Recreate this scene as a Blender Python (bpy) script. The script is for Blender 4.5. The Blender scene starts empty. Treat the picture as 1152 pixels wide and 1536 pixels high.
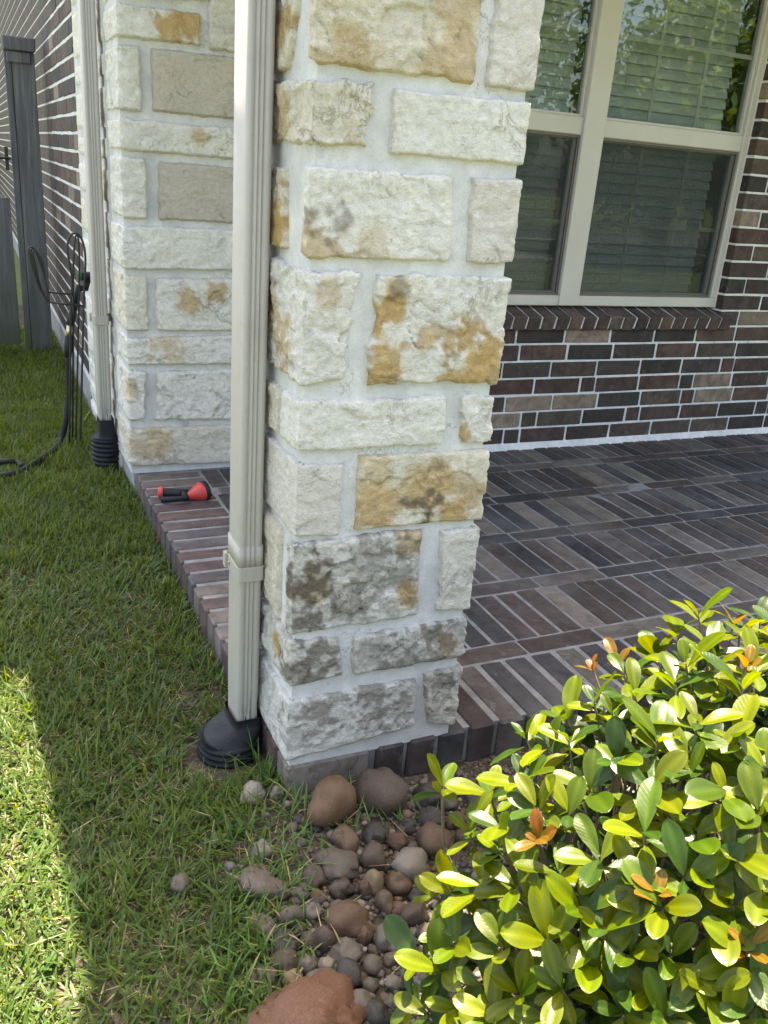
import bpy, bmesh, math, random
import numpy as np
from mathutils import Vector, Matrix

random.seed(7)
RNG = np.random.default_rng(11)
SC = bpy.context.scene
COL = SC.collection

# ---------------------------------------------------------------- camera, sky, sun, exposure
FPX, W0, H0 = 1310.0, 1152.0, 1536.0
YAW, PITCH, ROLL = math.radians(25.774), math.radians(21.501), math.radians(4.605)
CAM = np.array([-0.4961, -1.386, 1.155])
_f = np.array([math.sin(YAW) * math.cos(PITCH), math.cos(YAW) * math.cos(PITCH), -math.sin(PITCH)])
_r0 = np.array([math.cos(YAW), -math.sin(YAW), 0.0])
_u0 = np.cross(_r0, _f)
CR = _r0 * math.cos(ROLL) + _u0 * math.sin(ROLL)
CU = -_r0 * math.sin(ROLL) + _u0 * math.cos(ROLL)
CF = _f
cam_d = bpy.data.cameras.new('camera')
cam = bpy.data.objects.new('camera', cam_d)
COL.objects.link(cam)
cam.matrix_world = Matrix(((CR[0], CU[0], -CF[0], CAM[0]), (CR[1], CU[1], -CF[1], CAM[1]),
                           (CR[2], CU[2], -CF[2], CAM[2]), (0, 0, 0, 1)))
cam_d.sensor_fit = 'HORIZONTAL'
cam_d.sensor_width = 36.0
cam_d.lens = 36.0 * FPX / W0
cam_d.clip_start = 0.02
cam_d.clip_end = 500.0
SC.camera = cam

SUN_EL, SUN_X, SUN_Y = math.radians(73.0), 0.55, 0.835       # sun stands behind the house, high
world = bpy.data.worlds.new('World')
SC.world = world
world.use_nodes = True
wn = world.node_tree.nodes
wl = world.node_tree.links
for n in list(wn):
    wn.remove(n)
sky = wn.new('ShaderNodeTexSky')
sky.sky_type = 'NISHITA'
sky.sun_disc = False
sky.sun_elevation = SUN_EL
sky.sun_rotation = math.atan2(SUN_X, SUN_Y)
sky.air_density = 0.8
sky.dust_density = 3.0
sky.ozone_density = 0.6
bgn = wn.new('ShaderNodeBackground')
bgn.inputs['Strength'].default_value = 0.15
won = wn.new('ShaderNodeOutputWorld')
wl.new(sky.outputs[0], bgn.inputs[0])
wl.new(bgn.outputs[0], won.inputs[0])
sun_d = bpy.data.lights.new('sun', 'SUN')
sun_d.energy = 5.0
sun_d.angle = math.radians(0.53)
sun_d.color = (1.0, 0.95, 0.87)
sun = bpy.data.objects.new('sun', sun_d)
COL.objects.link(sun)
_h = math.hypot(SUN_X, SUN_Y)
SUND = Vector((SUN_X / _h * math.cos(SUN_EL), SUN_Y / _h * math.cos(SUN_EL), math.sin(SUN_EL)))
sun.rotation_euler = SUND.to_track_quat('Z', 'Y').to_euler()
sun.location = (3, 6, 12)
SC.view_settings.view_transform = 'Standard'
SC.view_settings.look = 'None'
SC.view_settings.gamma = 1.0
SC.view_settings.exposure = 2.5
SC.view_settings.use_white_balance = True      # the camera's white balance is set for open shade
SC.view_settings.white_balance_temperature = 7800
SC.view_settings.white_balance_tint = 10
SC.view_settings.use_curve_mapping = False
SC.render.engine = 'CYCLES'
SC.cycles.use_denoising = True
SC.cycles.denoising_prefilter = 'NONE'
SC.cycles.max_bounces = 8
SC.cycles.diffuse_bounces = 4
SC.cycles.transparent_max_bounces = 12

# ---------------------------------------------------------------- pixel -> place helpers (photo pixels, 1152 x 1536)
def ray(u, v):
    return CR * (u - 576) / FPX - CU * (v - 768) / FPX + CF
def onx(u, v, x):
    d = ray(u, v); return CAM + d * ((x - CAM[0]) / d[0])
def ony(u, v, y):
    d = ray(u, v); return CAM + d * ((y - CAM[1]) / d[1])
def onz(u, v, z):
    d = ray(u, v); return CAM + d * ((z - CAM[2]) / d[2])
def proj(p):
    d = np.asarray(p, float) - CAM
    w = d @ CF
    w = np.where(np.abs(w) < 1e-6, 1e-6, w)
    return 576 + FPX * (d @ CR) / w, 768 - FPX * (d @ CU) / w, w

# ---------------------------------------------------------------- noise (numpy)
def _hash(ix, iy, iz, k):
    h = (ix.astype(np.int64) * 374761393 + iy.astype(np.int64) * 668265263 + iz.astype(np.int64) * 2147483647 + k * 1274126177) & 0xFFFFFFFF
    h = ((h ^ (h >> 13)) * 1274126177) & 0xFFFFFFFF
    h = ((h ^ (h >> 16)) * 2246822519) & 0xFFFFFFFF
    return ((h ^ (h >> 15)) & 0xFFFFFF) / float(0xFFFFFF)
def vnoise(p, k=0):
    p = np.asarray(p, float)
    i = np.floor(p).astype(np.int64); f = p - i
    f = f * f * f * (f * (f * 6 - 15) + 10)
    out = 0
    for dx in (0, 1):
        for dy in (0, 1):
            for dz in (0, 1):
                w = (f[..., 0] if dx else 1 - f[..., 0]) * (f[..., 1] if dy else 1 - f[..., 1]) * (f[..., 2] if dz else 1 - f[..., 2])
                out = out + w * _hash(i[..., 0] + dx, i[..., 1] + dy, i[..., 2] + dz, k)
    return out * 2 - 1
def fbm(p, oct=4, k=0, gain=0.5):
    p = np.asarray(p, float)
    s = 0; a = 1.0; t = 0
    for o in range(oct):
        s = s + a * vnoise(p * (2.03 ** o) + 17.3 * o, k + o); t += a; a *= gain
    return s / t
def facets(p, k=0):
    """chipped rock: every cell is a tilted flat; returns height, about -1..1"""
    p = np.asarray(p, float)
    i = np.floor(p).astype(np.int64)
    best = np.full(p.shape[:-1], 1e9); h = np.zeros(p.shape[:-1])
    for dx in (-1, 0, 1):
        for dy in (-1, 0, 1):
            for dz in (-1, 0, 1):
                c = i + np.array([dx, dy, dz])
                q = np.stack([c[..., a] + _hash(c[..., 0], c[..., 1], c[..., 2], k + 11 * a) for a in range(3)], -1)
                d = p - q
                d2 = (d * d).sum(-1)
                g = np.stack([_hash(c[..., 0], c[..., 1], c[..., 2], k + 100 + 7 * a) * 2 - 1 for a in range(3)], -1)
                hh = (g * d).sum(-1) * 1.3 + (_hash(c[..., 0], c[..., 1], c[..., 2], k + 333) - 0.5) * 0.9
                m = d2 < best
                best = np.where(m, d2, best); h = np.where(m, hh, h)
    return h
def sstep(a, b, x):
    t = np.clip((x - a) / (b - a), 0, 1); return t * t * (3 - 2 * t)

# ---------------------------------------------------------------- object helpers
def link(o, parent=None):
    COL.objects.link(o)
    if parent is not None:
        o.parent = parent
    return o
def tag(o, label=None, cat=None, group=None, kind=None):
    if label: o['label'] = label
    if cat: o['category'] = cat
    if group: o['group'] = group
    if kind: o['kind'] = kind
    return o
def empty(name, loc=(0, 0, 0), rz=0.0):
    o = bpy.data.objects.new(name, None)
    o.location = loc; o.rotation_euler = (0, 0, rz); o.empty_display_size = 0.05
    return link(o)
def mesh_np(name, V, F, mat=None, smooth=False, colors=None):
    me = bpy.data.meshes.new(name)
    me.from_pydata(np.asarray(V).tolist(), [], [list(map(int, f)) for f in F])
    if mat: me.materials.append(mat)
    if smooth:
        me.polygons.foreach_set('use_smooth', [True] * len(me.polygons))
    if colors is not None:
        a = me.color_attributes.new('col', 'FLOAT_COLOR', 'POINT')
        c = np.ones((len(V), 4), np.float32); c[:, :3] = colors
        a.data.foreach_set('color', c.ravel())
    me.update()
    return me
def fast_mesh(name, V, quads=None, tris=None, mat=None, colors=None, smooth=False):
    """big meshes without python lists"""
    me = bpy.data.meshes.new(name)
    V = np.asarray(V, np.float32)
    nq = 0 if quads is None else len(quads); nt = 0 if tris is None else len(tris)
    me.vertices.add(len(V)); me.vertices.foreach_set('co', V.ravel())
    loops = []
    if nq: loops.append(np.asarray(quads, np.int32).ravel())
    if nt: loops.append(np.asarray(tris, np.int32).ravel())
    loops = np.concatenate(loops)
    me.loops.add(len(loops)); me.loops.foreach_set('vertex_index', loops)
    tot = np.concatenate([np.full(nq, 4, np.int32), np.full(nt, 3, np.int32)])
    st = np.concatenate([[0], np.cumsum(tot)[:-1]]).astype(np.int32)
    me.polygons.add(nq + nt)
    me.polygons.foreach_set('loop_start', st); me.polygons.foreach_set('loop_total', tot)
    if smooth: me.polygons.foreach_set('use_smooth', np.ones(nq + nt, bool))
    if mat: me.materials.append(mat)
    if colors is not None:
        a = me.color_attributes.new('col', 'FLOAT_COLOR', 'POINT')
        c = np.ones((len(V), 4), np.float32); c[:, :3] = colors
        a.data.foreach_set('color', c.ravel())
    me.update(calc_edges=True); me.validate()
    return me
def obj(name, me, parent=None, loc=None, rot=None, scale=None):
    o = bpy.data.objects.new(name, me)
    if loc is not None: o.location = loc
    if rot is not None: o.rotation_euler = rot
    if scale is not None: o.scale = scale
    return link(o, parent)
class MB:
    def __init__(s): s.V = []; s.F = []
    def add(s, V, F):
        n = len(s.V); s.V += [tuple(map(float, v)) for v in V]; s.F += [tuple(i + n for i in f) for f in F]; return s
    def box(s, a, b):
        x0, y0, z0 = a; x1, y1, z1 = b
        return s.add([(x0, y0, z0), (x1, y0, z0), (x1, y1, z0), (x0, y1, z0), (x0, y0, z1), (x1, y0, z1), (x1, y1, z1), (x0, y1, z1)],
                     [(3, 2, 1, 0), (4, 5, 6, 7), (0, 1, 5, 4), (1, 2, 6, 5), (2, 3, 7, 6), (3, 0, 4, 7)])
    def tube(s, pts, r, n=8, caps=True):
        pts = [Vector(p) for p in pts]
        rs = r if isinstance(r, (list, tuple)) else [r] * len(pts)
        rings = []; prev = None
        for i, p in enumerate(pts):
            t = (pts[min(i + 1, len(pts) - 1)] - pts[max(i - 1, 0)]).normalized()
            if prev is None:
                a = Vector((0, 0, 1)) if abs(t.z) < 0.9 else Vector((1, 0, 0))
                prev = t.cross(a).normalized()
            prev = (prev - t * prev.dot(t)).normalized()
            b = t.cross(prev)
            rings.append([p + (prev * math.cos(2 * math.pi * k / n) + b * math.sin(2 * math.pi * k / n)) * rs[i] for k in range(n)])
        V = [v for rg in rings for v in rg]; F = []
        for i in range(len(pts) - 1):
            for k in range(n):
                F.append((i * n + k, i * n + (k + 1) % n, (i + 1) * n + (k + 1) % n, (i + 1) * n + k))
        if caps:
            F.append(tuple(range(n))[::-1]); F.append(tuple((len(pts) - 1) * n + k for k in range(n)))
        return s.add(V, F)
    def loft(s, rings, caps=True):
        n = len(rings[0]); V = [v for rg in rings for v in rg]; F = []
        for i in range(len(rings) - 1):
            for k in range(n):
                F.append((i * n + k, i * n + (k + 1) % n, (i + 1) * n + (k + 1) % n, (i + 1) * n + k))
        if caps:
            F.append(tuple(range(n))[::-1]); F.append(tuple((len(rings) - 1) * n + k for k in range(n)))
        return s.add(V, F)
    def mesh(s, name, mat, smooth=False, bevel=0.0, segs=1):
        me = bpy.data.meshes.new(name)
        me.from_pydata(s.V, [], s.F); me.materials.append(mat)
        bm = bmesh.new(); bm.from_mesh(me)
        if bevel:
            bmesh.ops.bevel(bm, geom=[e for e in bm.edges if e.is_manifold and e.calc_face_angle(0) > 0.5], offset=bevel, segments=segs, affect='EDGES', profile=0.6)
        bmesh.ops.recalc_face_normals(bm, faces=bm.faces)
        bm.to_mesh(me); bm.free()
        if smooth:
            me.polygons.foreach_set('use_smooth', [True] * len(me.polygons))
        me.update()
        return me
    def build(s, name, mat, parent=None, smooth=False, bevel=0.0, segs=1):
        return obj(name, s.mesh(name, mat, smooth, bevel, segs), parent)

# ---------------------------------------------------------------- materials
MATS = {}
class NT:
    def __init__(s, name):
        s.m = bpy.data.materials.new(name); s.m.use_nodes = True
        s.n = s.m.node_tree.nodes; s.l = s.m.node_tree.links
        s.b = s.n['Principled BSDF']; s.out = s.n['Material Output']; MATS[name] = s.m
    def node(s, t, **kw):
        n = s.n.new(t)
        for k, v in kw.items(): setattr(n, k, v)
        return n
    def link(s, a, b): s.l.new(a, b)
    def noise(s, scale, detail=4, rough=0.55, vec=None, dist=0.0):
        n = s.node('ShaderNodeTexNoise'); n.inputs['Scale'].default_value = scale; n.inputs['Detail'].default_value = detail
        n.inputs['Roughness'].default_value = rough; n.inputs['Distortion'].default_value = dist
        if vec is not None: s.link(vec, n.inputs['Vector'])
        return n.outputs['Fac']
    def ramp(s, fac, stops):
        r = s.node('ShaderNodeValToRGB'); e = r.color_ramp.elements
        while len(e) < len(stops): e.new(0.5)
        for i, (p, c) in enumerate(stops):
            e[i].position = p; e[i].color = (c, c, c, 1) if isinstance(c, (int, float)) else (*c, 1)
        s.link(fac, r.inputs['Fac']); return r.outputs['Color']
    def mix(s, fac, a, b, mode='MIX'):
        m = s.node('ShaderNodeMix', data_type='RGBA', blend_type=mode)
        for sock, val in ((m.inputs[0], fac), (m.inputs[6], a), (m.inputs[7], b)):
            if isinstance(val, (int, float)): sock.default_value = val
            elif isinstance(val, tuple): sock.default_value = (*val, 1)
            else: s.link(val, sock)
        return m.outputs[2]
    def math(s, op, a, b=0.0):
        m = s.node('ShaderNodeMath', operation=op)
        for i, val in enumerate((a, b)):
            if isinstance(val, (int, float)): m.inputs[i].default_value = val
            else: s.link(val, m.inputs[i])
        return m.outputs[0]
    def bump(s, h, strength=0.5, dist=0.01, nrm=None):
        b = s.node('ShaderNodeBump'); b.inputs['Strength'].default_value = strength; b.inputs['Distance'].default_value = dist
        s.link(h, b.inputs['Height'])
        if nrm is not None: s.link(nrm, b.inputs['Normal'])
        return b.outputs['Normal']
    def pos(s): return s.node('ShaderNodeNewGeometry').outputs['Position']
    def objc(s): return s.node('ShaderNodeTexCoord').outputs['Object']
    def set(s, color=None, rough=None, normal=None, spec=None, **kw):
        for k, v in (('Base Color', color), ('Roughness', rough), ('Normal', normal), ('Specular IOR Level', spec)):
            if v is None: continue
            i = s.b.inputs[k]
            if isinstance(v, (int, float)): i.default_value = v
            elif isinstance(v, tuple): i.default_value = (*v, 1)
            else: s.link(v, i)
        return s.m
    def vcol(s):
        a = s.node('ShaderNodeAttribute'); a.attribute_name = 'col'; return a.outputs['Color']

def mat_stone():
    t = NT('limestone'); p = t.pos()
    n1 = t.noise(70, 8, 0.72, p, 0.3); n2 = t.noise(260, 4, 0.65, p)
    c = t.mix(t.ramp(n1, [(0.28, 0.0), (0.72, 1.0)]), (0.76, 0.74, 0.71), (1.06, 1.06, 1.06))
    col = t.mix(1.0, t.vcol(), c, 'MULTIPLY')
    pit = t.node('ShaderNodeTexVoronoi'); pit.inputs['Scale'].default_value = 95; t.link(p, pit.inputs['Vector'])
    vn = t.math('ABSOLUTE', t.math('SUBTRACT', t.noise(9, 6, 0.7, p, 0.8), 0.5))
    vein = t.math('MULTIPLY', t.ramp(vn, [(0.0, 1.0), (0.016, 0.0)]), t.ramp(t.noise(7, 2, 0.5, p), [(0.50, 0.0), (0.64, 0.42)]))
    col = t.mix(vein, col, t.mix(1.0, t.vcol(), (0.50, 0.43, 0.33), 'MULTIPLY'))
    spots = t.math('MULTIPLY', t.ramp(pit.outputs['Distance'], [(0.0, 1.0), (0.13, 0.0)]), t.ramp(t.noise(11, 2, 0.5, p), [(0.55, 0.0), (0.68, 0.7)]))
    col = t.mix(spots, col, (0.13, 0.115, 0.09))
    h = t.math('ADD', t.math('MULTIPLY', n1, 1.0), t.math('MULTIPLY', n2, 0.35))
    h = t.math('SUBTRACT', h, t.math('MULTIPLY', spots, 0.8)); h = t.math('SUBTRACT', h, t.math('MULTIPLY', vein, 0.5))
    return t.set(col, 0.88, t.bump(h, 0.95, 0.009), 0.2)
def mat_mortar(name='mortar', a=(0.50, 0.495, 0.485), b=(0.64, 0.635, 0.62), s=35):
    t = NT(name); p = t.pos()
    n1 = t.noise(s, 5, 0.6, p); n2 = t.noise(420, 2, 0.5, p); n3 = t.noise(7, 3, 0.5, p)
    col = t.mix(t.ramp(n1, [(0.3, 0.0), (0.7, 1.0)]), a, b)
    col = t.mix(t.math('MULTIPLY', t.ramp(n3, [(0.45, 0.0), (0.75, 1.0)]), 0.5), col, tuple(x * 0.72 for x in a))
    col = t.mix(t.ramp(n2, [(0.30, 0.35), (0.46, 0.0)]), col, tuple(x * 0.66 for x in a))
    vn = t.math('ABSOLUTE', t.math('SUBTRACT', t.noise(5, 5, 0.7, p, 0.5), 0.5))
    col = t.mix(t.math('MULTIPLY', t.ramp(vn, [(0.0, 0.7), (0.006, 0.0)]), t.ramp(t.noise(4, 2, 0.5, p), [(0.5, 0.0), (0.58, 1.0)])), col, tuple(x * 0.35 for x in a))
    h = t.math('ADD', n1, t.math('MULTIPLY', n2, 0.6))
    return t.set(col, 0.95, t.bump(h, 0.5, 0.004), 0.15)
def mat_brick(name, paving=False):
    t = NT(name); p = t.objc()
    oi = t.node('ShaderNodeObjectInfo')
    off = t.node('ShaderNodeVectorMath', operation='ADD'); t.link(p, off.inputs[0])
    cmb = t.node('ShaderNodeCombineXYZ')
    t.link(t.math('MULTIPLY', oi.outputs['Random'], 37.0), cmb.inputs[0]); t.link(t.math('MULTIPLY', oi.outputs['Random'], 91.0), cmb.inputs[1])
    t.link(cmb.outputs[0], off.inputs[1]); v = off.outputs[0]
    n1 = t.noise(16, 5, 0.6, v, 0.6); n2 = t.noise(70, 4, 0.6, v)
    w = t.node('ShaderNodeTexWave', wave_type='RINGS', rings_direction='Z'); w.inputs['Scale'].default_value = 14
    w.inputs['Distortion'].default_value = 9; w.inputs['Detail'].default_value = 3; w.inputs['Detail Scale'].default_value = 1.4
    t.link(v, w.inputs['Vector'])
    base = oi.outputs['Color']
    col = t.mix(t.ramp(n1, [(0.35, 0.0), (0.68, 1.0)]), t.mix(1.0, base, (0.62, 0.60, 0.62), 'MULTIPLY'), t.mix(1.0, base, (1.25, 1.2, 1.15), 'MULTIPLY'))
    swirl = t.ramp(w.outputs['Fac'], [(0.0, 1.0), (0.10, 0.0)])
    swm = t.math('MULTIPLY', swirl, t.ramp(t.noise(9, 2, 0.5, v), [(0.5, 0.0), (0.62, 0.55)]))
    col = t.mix(swm, col, t.mix(1.0, base, (0.35, 0.3, 0.27), 'MULTIPLY'))
    # mortar smears and pale scuffs left on the face
    g = t.noise(24, 5, 0.65, t.pos(), 0.8)
    col = t.mix(t.ramp(g, [(0.60, 0.0), (0.80, 0.35 if not paving else 0.28)]), col, (0.36, 0.34, 0.32))
    if paving:
        d = t.noise(2.4, 4, 0.6, t.pos(), 0.4)
        col = t.mix(t.ramp(d, [(0.48, 0.0), (0.66, 0.30)]), col, (0.20, 0.19, 0.18))
    h = t.math('ADD', t.math('ADD', n1, t.math('MULTIPLY', n2, 0.5)), t.math('MULTIPLY', swm, -0.6))
    r = t.ramp(n2, [(0.3, 0.62 if paving else 0.75), (0.7, 0.80 if paving else 0.92)])
    return t.set(col, r, t.bump(h, 0.5, 0.004), 0.35)
def mat_plain(name, color, rough=0.5, var=0.12, scale=8, bump=0.0, bscale=60, metal=0.0, spec=0.5):
    t = NT(name); p = t.objc()
    n = t.noise(scale, 4, 0.6, p)
    c = t.mix(t.ramp(n, [(0.3, 0.0), (0.7, 1.0)]), tuple(x * (1 - var) for x in color), tuple(min(1, x * (1 + var)) for x in color))
    nm = t.bump(t.noise(bscale, 3, 0.5, p), bump, 0.004) if bump else None
    t.b.inputs['Metallic'].default_value = metal
    return t.set(c, rough, nm, spec)
def mat_wood():
    t = NT('weathered_wood'); p = t.objc()
    mp = t.node('ShaderNodeMapping'); mp.inputs['Scale'].default_value = (38, 38, 2.2); t.link(p, mp.inputs['Vector'])
    n = t.noise(1.0, 6, 0.62, mp.outputs[0], 0.6); n2 = t.noise(3.0, 3, 0.5, t.pos())
    c = t.ramp(n, [(0.25, (0.06, 0.06, 0.064)), (0.55, (0.125, 0.125, 0.13)), (0.8, (0.22, 0.215, 0.21))])
    # green algae near the damp ground
    sx = t.node('ShaderNodeSeparateXYZ'); t.link(t.pos(), sx.inputs[0])
    low = t.math('MULTIPLY', t.ramp(sx.outputs[2], [(0.0, 0.9), (0.75, 0.0)]), t.ramp(n2, [(0.3, 0.3), (0.65, 1.0)]))
    c = t.mix(low, c, (0.065, 0.07, 0.04))
    return t.set(c, 0.9, t.bump(n, 0.6, 0.004), 0.2)
def mat_leaf(name, attr=False):
    t = NT(name)
    base = t.vcol() if attr else t.node('ShaderNodeObjectInfo').outputs['Color']
    n = t.noise(60, 3, 0.5, t.objc())
    rib = t.node('ShaderNodeAttribute'); rib.attribute_name = 'rib'
    c = t.mix(t.ramp(n, [(0.35, 0.0), (0.7, 1.0)]), t.mix(1.0, base, (0.80, 0.84, 0.8), 'MULTIPLY'), base)
    lu = t.node('ShaderNodeAttribute'); lu.attribute_name = 'luv'
    sp = t.node('ShaderNodeSeparateXYZ'); t.link(lu.outputs['Vector'], sp.inputs[0])
    ph = t.math('MULTIPLY', t.math('SUBTRACT', sp.outputs[1], t.math('MULTIPLY', t.math('ABSOLUTE', sp.outputs[0]), 1.1)), 62.0)
    vein = t.ramp(t.math('SINE', ph), [(0.72, 0.0), (1.0, 0.5)])
    blot = t.noise(26, 3, 0.6, lu.outputs['Vector'])
    c = t.mix(t.math('MULTIPLY', vein, 0.35), c, t.mix(1.0, base, (1.5, 1.4, 1.4), 'MULTIPLY'))
    c = t.mix(t.ramp(t.noise(7, 3, 0.6, t.pos()), [(0.35, 0.0), (0.75, 0.55)]), c, t.mix(1.0, base, (0.62, 0.74, 0.9), 'MULTIPLY'))
    c = t.mix(t.math('MULTIPLY', rib.outputs['Fac'], 0.55), c, t.mix(1.0, base, (1.75, 1.55, 1.6), 'MULTIPLY'))
    h = t.math('ADD', t.math('MULTIPLY', vein, -0.5), t.math('MULTIPLY', rib.outputs['Fac'], -0.8))
    t.set(c, 0.36, t.bump(h, 0.22, 0.002), 0.34)
    tr = t.node('ShaderNodeBsdfTranslucent')
    t.link(t.mix(1.0, c, (2.7, 2.2, 0.5), 'MULTIPLY'), tr.inputs['Color'])
    ms = t.node('ShaderNodeMixShader'); ms.inputs[0].default_value = 0.36
    t.link(t.b.outputs[0], ms.inputs[1]); t.link(tr.outputs[0], ms.inputs[2]); t.link(ms.outputs[0], t.out.inputs['Surface'])
    return t.m
def mat_grass():
    t = NT('grass_blade'); c = t.vcol()
    t.set(c, 0.48, None, 0.4)
    tr = t.node('ShaderNodeBsdfTranslucent'); t.link(t.mix(1.0, c, (2.7, 2.0, 0.4), 'MULTIPLY'), tr.inputs['Color'])
    ms = t.node('ShaderNodeMixShader'); ms.inputs[0].default_value = 0.4
    t.link(t.b.outputs[0], ms.inputs[1]); t.link(tr.outputs[0], ms.inputs[2]); t.link(ms.outputs[0], t.out.inputs['Surface'])
    return t.m
def mat_soil():
    t = NT('soil'); p = t.pos()
    n1 = t.noise(14, 6, 0.65, p); n2 = t.noise(120, 4, 0.6, p); n3 = t.noise(1.2, 3, 0.5, p)
    c = t.ramp(n2, [(0.3, (0.022, 0.018, 0.012)), (0.55, (0.068, 0.056, 0.040)), (0.80, (0.19, 0.165, 0.125))])
    c = t.mix(t.ramp(n1, [(0.5, 0.0), (0.7, 0.6)]), c, (0.13, 0.11, 0.08))
    sx = t.node('ShaderNodeSeparateXYZ'); t.link(p, sx.inputs[0])
    far = t.math('MAXIMUM', t.ramp(t.math('MULTIPLY', sx.outputs[1], -1.0), [(0.0, 0.0), (1.0, 0.0)]), 0.0)
    h = t.math('ADD', n1, t.math('MULTIPLY', n2, 0.5))
    return t.set(c, 0.95, t.bump(h, 0.8, 0.01), 0.15)
def mat_lawn_far():
    t = NT('far_lawn'); p = t.pos()
    n1 = t.noise(40, 5, 0.7, p); n2 = t.noise(0.8, 3, 0.5, p)
    c = t.ramp(n1, [(0.3, (0.045, 0.075, 0.018)), (0.55, (0.10, 0.14, 0.04)), (0.75, (0.20, 0.21, 0.09))])
    c = t.mix(t.ramp(n2, [(0.4, 0.0), (0.7, 0.4)]), c, (0.17, 0.16, 0.08))
    return t.set(c, 0.9, t.bump(n1, 0.8, 0.03), 0.2)
def mat_rock():
    t = NT('river_rock'); p = t.objc()
    oi = t.node('ShaderNodeObjectInfo')
    off = t.node('ShaderNodeVectorMath', operation='ADD'); t.link(p, off.inputs[0]); t.link(oi.outputs['Location'], off.inputs[1]); v = off.outputs[0]
    n1 = t.noise(30, 5, 0.6, v, 0.5); n2 = t.noise(160, 4, 0.6, v); n3 = t.noise(11, 3, 0.5, v)
    base = oi.outputs['Color']
    c = t.mix(t.ramp(n1, [(0.3, 0.0), (0.7, 1.0)]), t.mix(1.0, base, (0.62, 0.58, 0.56), 'MULTIPLY'), t.mix(1.0, base, (1.3, 1.25, 1.2), 'MULTIPLY'))
    c = t.mix(t.ramp(n3, [(0.55, 0.0), (0.72, 0.30)]), c, (0.15, 0.138, 0.115))
    c = t.mix(t.ramp(n2, [(0.28, 0.4), (0.42, 0.0)]), c, t.mix(1.0, base, (0.50, 0.46, 0.43), 'MULTIPLY'))
    vn = t.math('ABSOLUTE', t.math('SUBTRACT', t.noise(16, 4, 0.6, v, 0.6), 0.5)); c = t.mix(t.ramp(vn, [(0.0, 0.4), (0.02, 0.0)]), c, (0.17, 0.15, 0.12))
    h = t.math('ADD', n1, t.math('MULTIPLY', n2, 0.4))
    return t.set(c, t.ramp(n2, [(0.3, 0.55), (0.7, 0.8)]), t.bump(h, 0.35, 0.003), 0.45)
def mat_glass():
    t = NT('window_glass')
    tr = t.node('ShaderNodeBsdfTransparent'); tr.inputs[0].default_value = (0.79, 0.835, 0.835, 1)
    gl = t.node('ShaderNodeBsdfGlossy'); gl.inputs['Roughness'].default_value = 0.004; gl.inputs[0].default_value = (0.95, 1.0, 0.97, 1)
    lw = t.node('ShaderNodeLayerWeight'); lw.inputs['Blend'].default_value = 0.5
    r = t.math('ADD', t.math('MULTIPLY', t.math('POWER', lw.outputs['Facing'], 5.0), 0.95), 0.052)   # Schlick reflectance of one face
    ms = t.node('ShaderNodeMixShader'); t.link(r, ms.inputs[0])
    t.link(tr.outputs[0], ms.inputs[1]); t.link(gl.outputs[0], ms.inputs[2]); t.link(ms.outputs[0], t.out.inputs['Surface'])
    return t.m
def mat_screen():
    t = NT('insect_screen')
    tr = t.node('ShaderNodeBsdfTransparent'); t.set((0.03, 0.034, 0.034), 0.7, None, 0.2)
    ms = t.node('ShaderNodeMixShader'); ms.inputs[0].default_value = 0.5
    t.link(tr.outputs[0], ms.inputs[1]); t.link(t.b.outputs[0], ms.inputs[2]); t.link(ms.outputs[0], t.out.inputs['Surface'])
    return t.m

STONE = mat_stone(); MORTAR = mat_mortar()
WMORTAR = mat_mortar('wall_mortar', (0.55, 0.54, 0.53), (0.72, 0.71, 0.70))
FMORTAR = mat_mortar('floor_mortar', (0.17, 0.165, 0.16), (0.31, 0.305, 0.295), 20)
CONC = mat_mortar('concrete', (0.26, 0.255, 0.24), (0.36, 0.35, 0.33), 20)
BRICK = mat_brick('wall_brick'); PAVER = mat_brick('paving_brick', True)
def mat_pipe():
    t = NT('downspout_paint'); p = t.pos()
    mp = t.node('ShaderNodeMapping'); mp.inputs['Scale'].default_value = (60, 60, 3.0); t.link(p, mp.inputs['Vector'])
    st = t.noise(1.0, 4, 0.6, mp.outputs[0]); n = t.noise(14, 4, 0.6, p); f = t.noise(160, 3, 0.6, p)
    c = t.mix(t.ramp(st, [(0.35, 0.0), (0.75, 0.5)]), (0.375, 0.355, 0.31), (0.305, 0.285, 0.24))
    c = t.mix(t.ramp(n, [(0.58, 0.0), (0.78, 0.5)]), c, (0.30, 0.28, 0.235))
    c = t.mix(t.ramp(f, [(0.66, 0.0), (0.74, 0.5)]), c, (0.22, 0.20, 0.17))
    return t.set(c, t.ramp(n, [(0.3, 0.5), (0.7, 0.68)]), t.bump(t.noise(22, 3, 0.5, p), 0.12, 0.004), 0.4)
PIPE = mat_pipe()
FRAME = mat_plain('window_vinyl', (0.49, 0.458, 0.415), 0.5, 0.05, 6)
BLIND = mat_plain('blind_slat', (0.52, 0.52, 0.50), 0.55, 0.04, 5)
BLACKP = mat_plain('black_plastic', (0.013, 0.014, 0.016), 0.5, 0.3, 30, 0.15, 90, 0.0, 0.22)
RUBBER = mat_plain('black_rubber', (0.013, 0.0135, 0.0145), 0.55, 0.2, 40, 0, 60, 0, 0.25)
WIRE = mat_plain('black_wire', (0.012, 0.012, 0.013), 0.45, 0.2, 30)
REDP = mat_plain('red_plastic', (0.50, 0.045, 0.035), 0.38, 0.08, 20)
BRASS = mat_plain('brass', (0.55, 0.46, 0.30), 0.35, 0.15, 40, 0, 60, 0.9)
GREENP = mat_plain('green_plastic', (0.02, 0.16, 0.05), 0.5, 0.2, 20)
TRIM = mat_plain('painted_trim', (0.66, 0.63, 0.57), 0.6, 0.05, 3)
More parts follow.
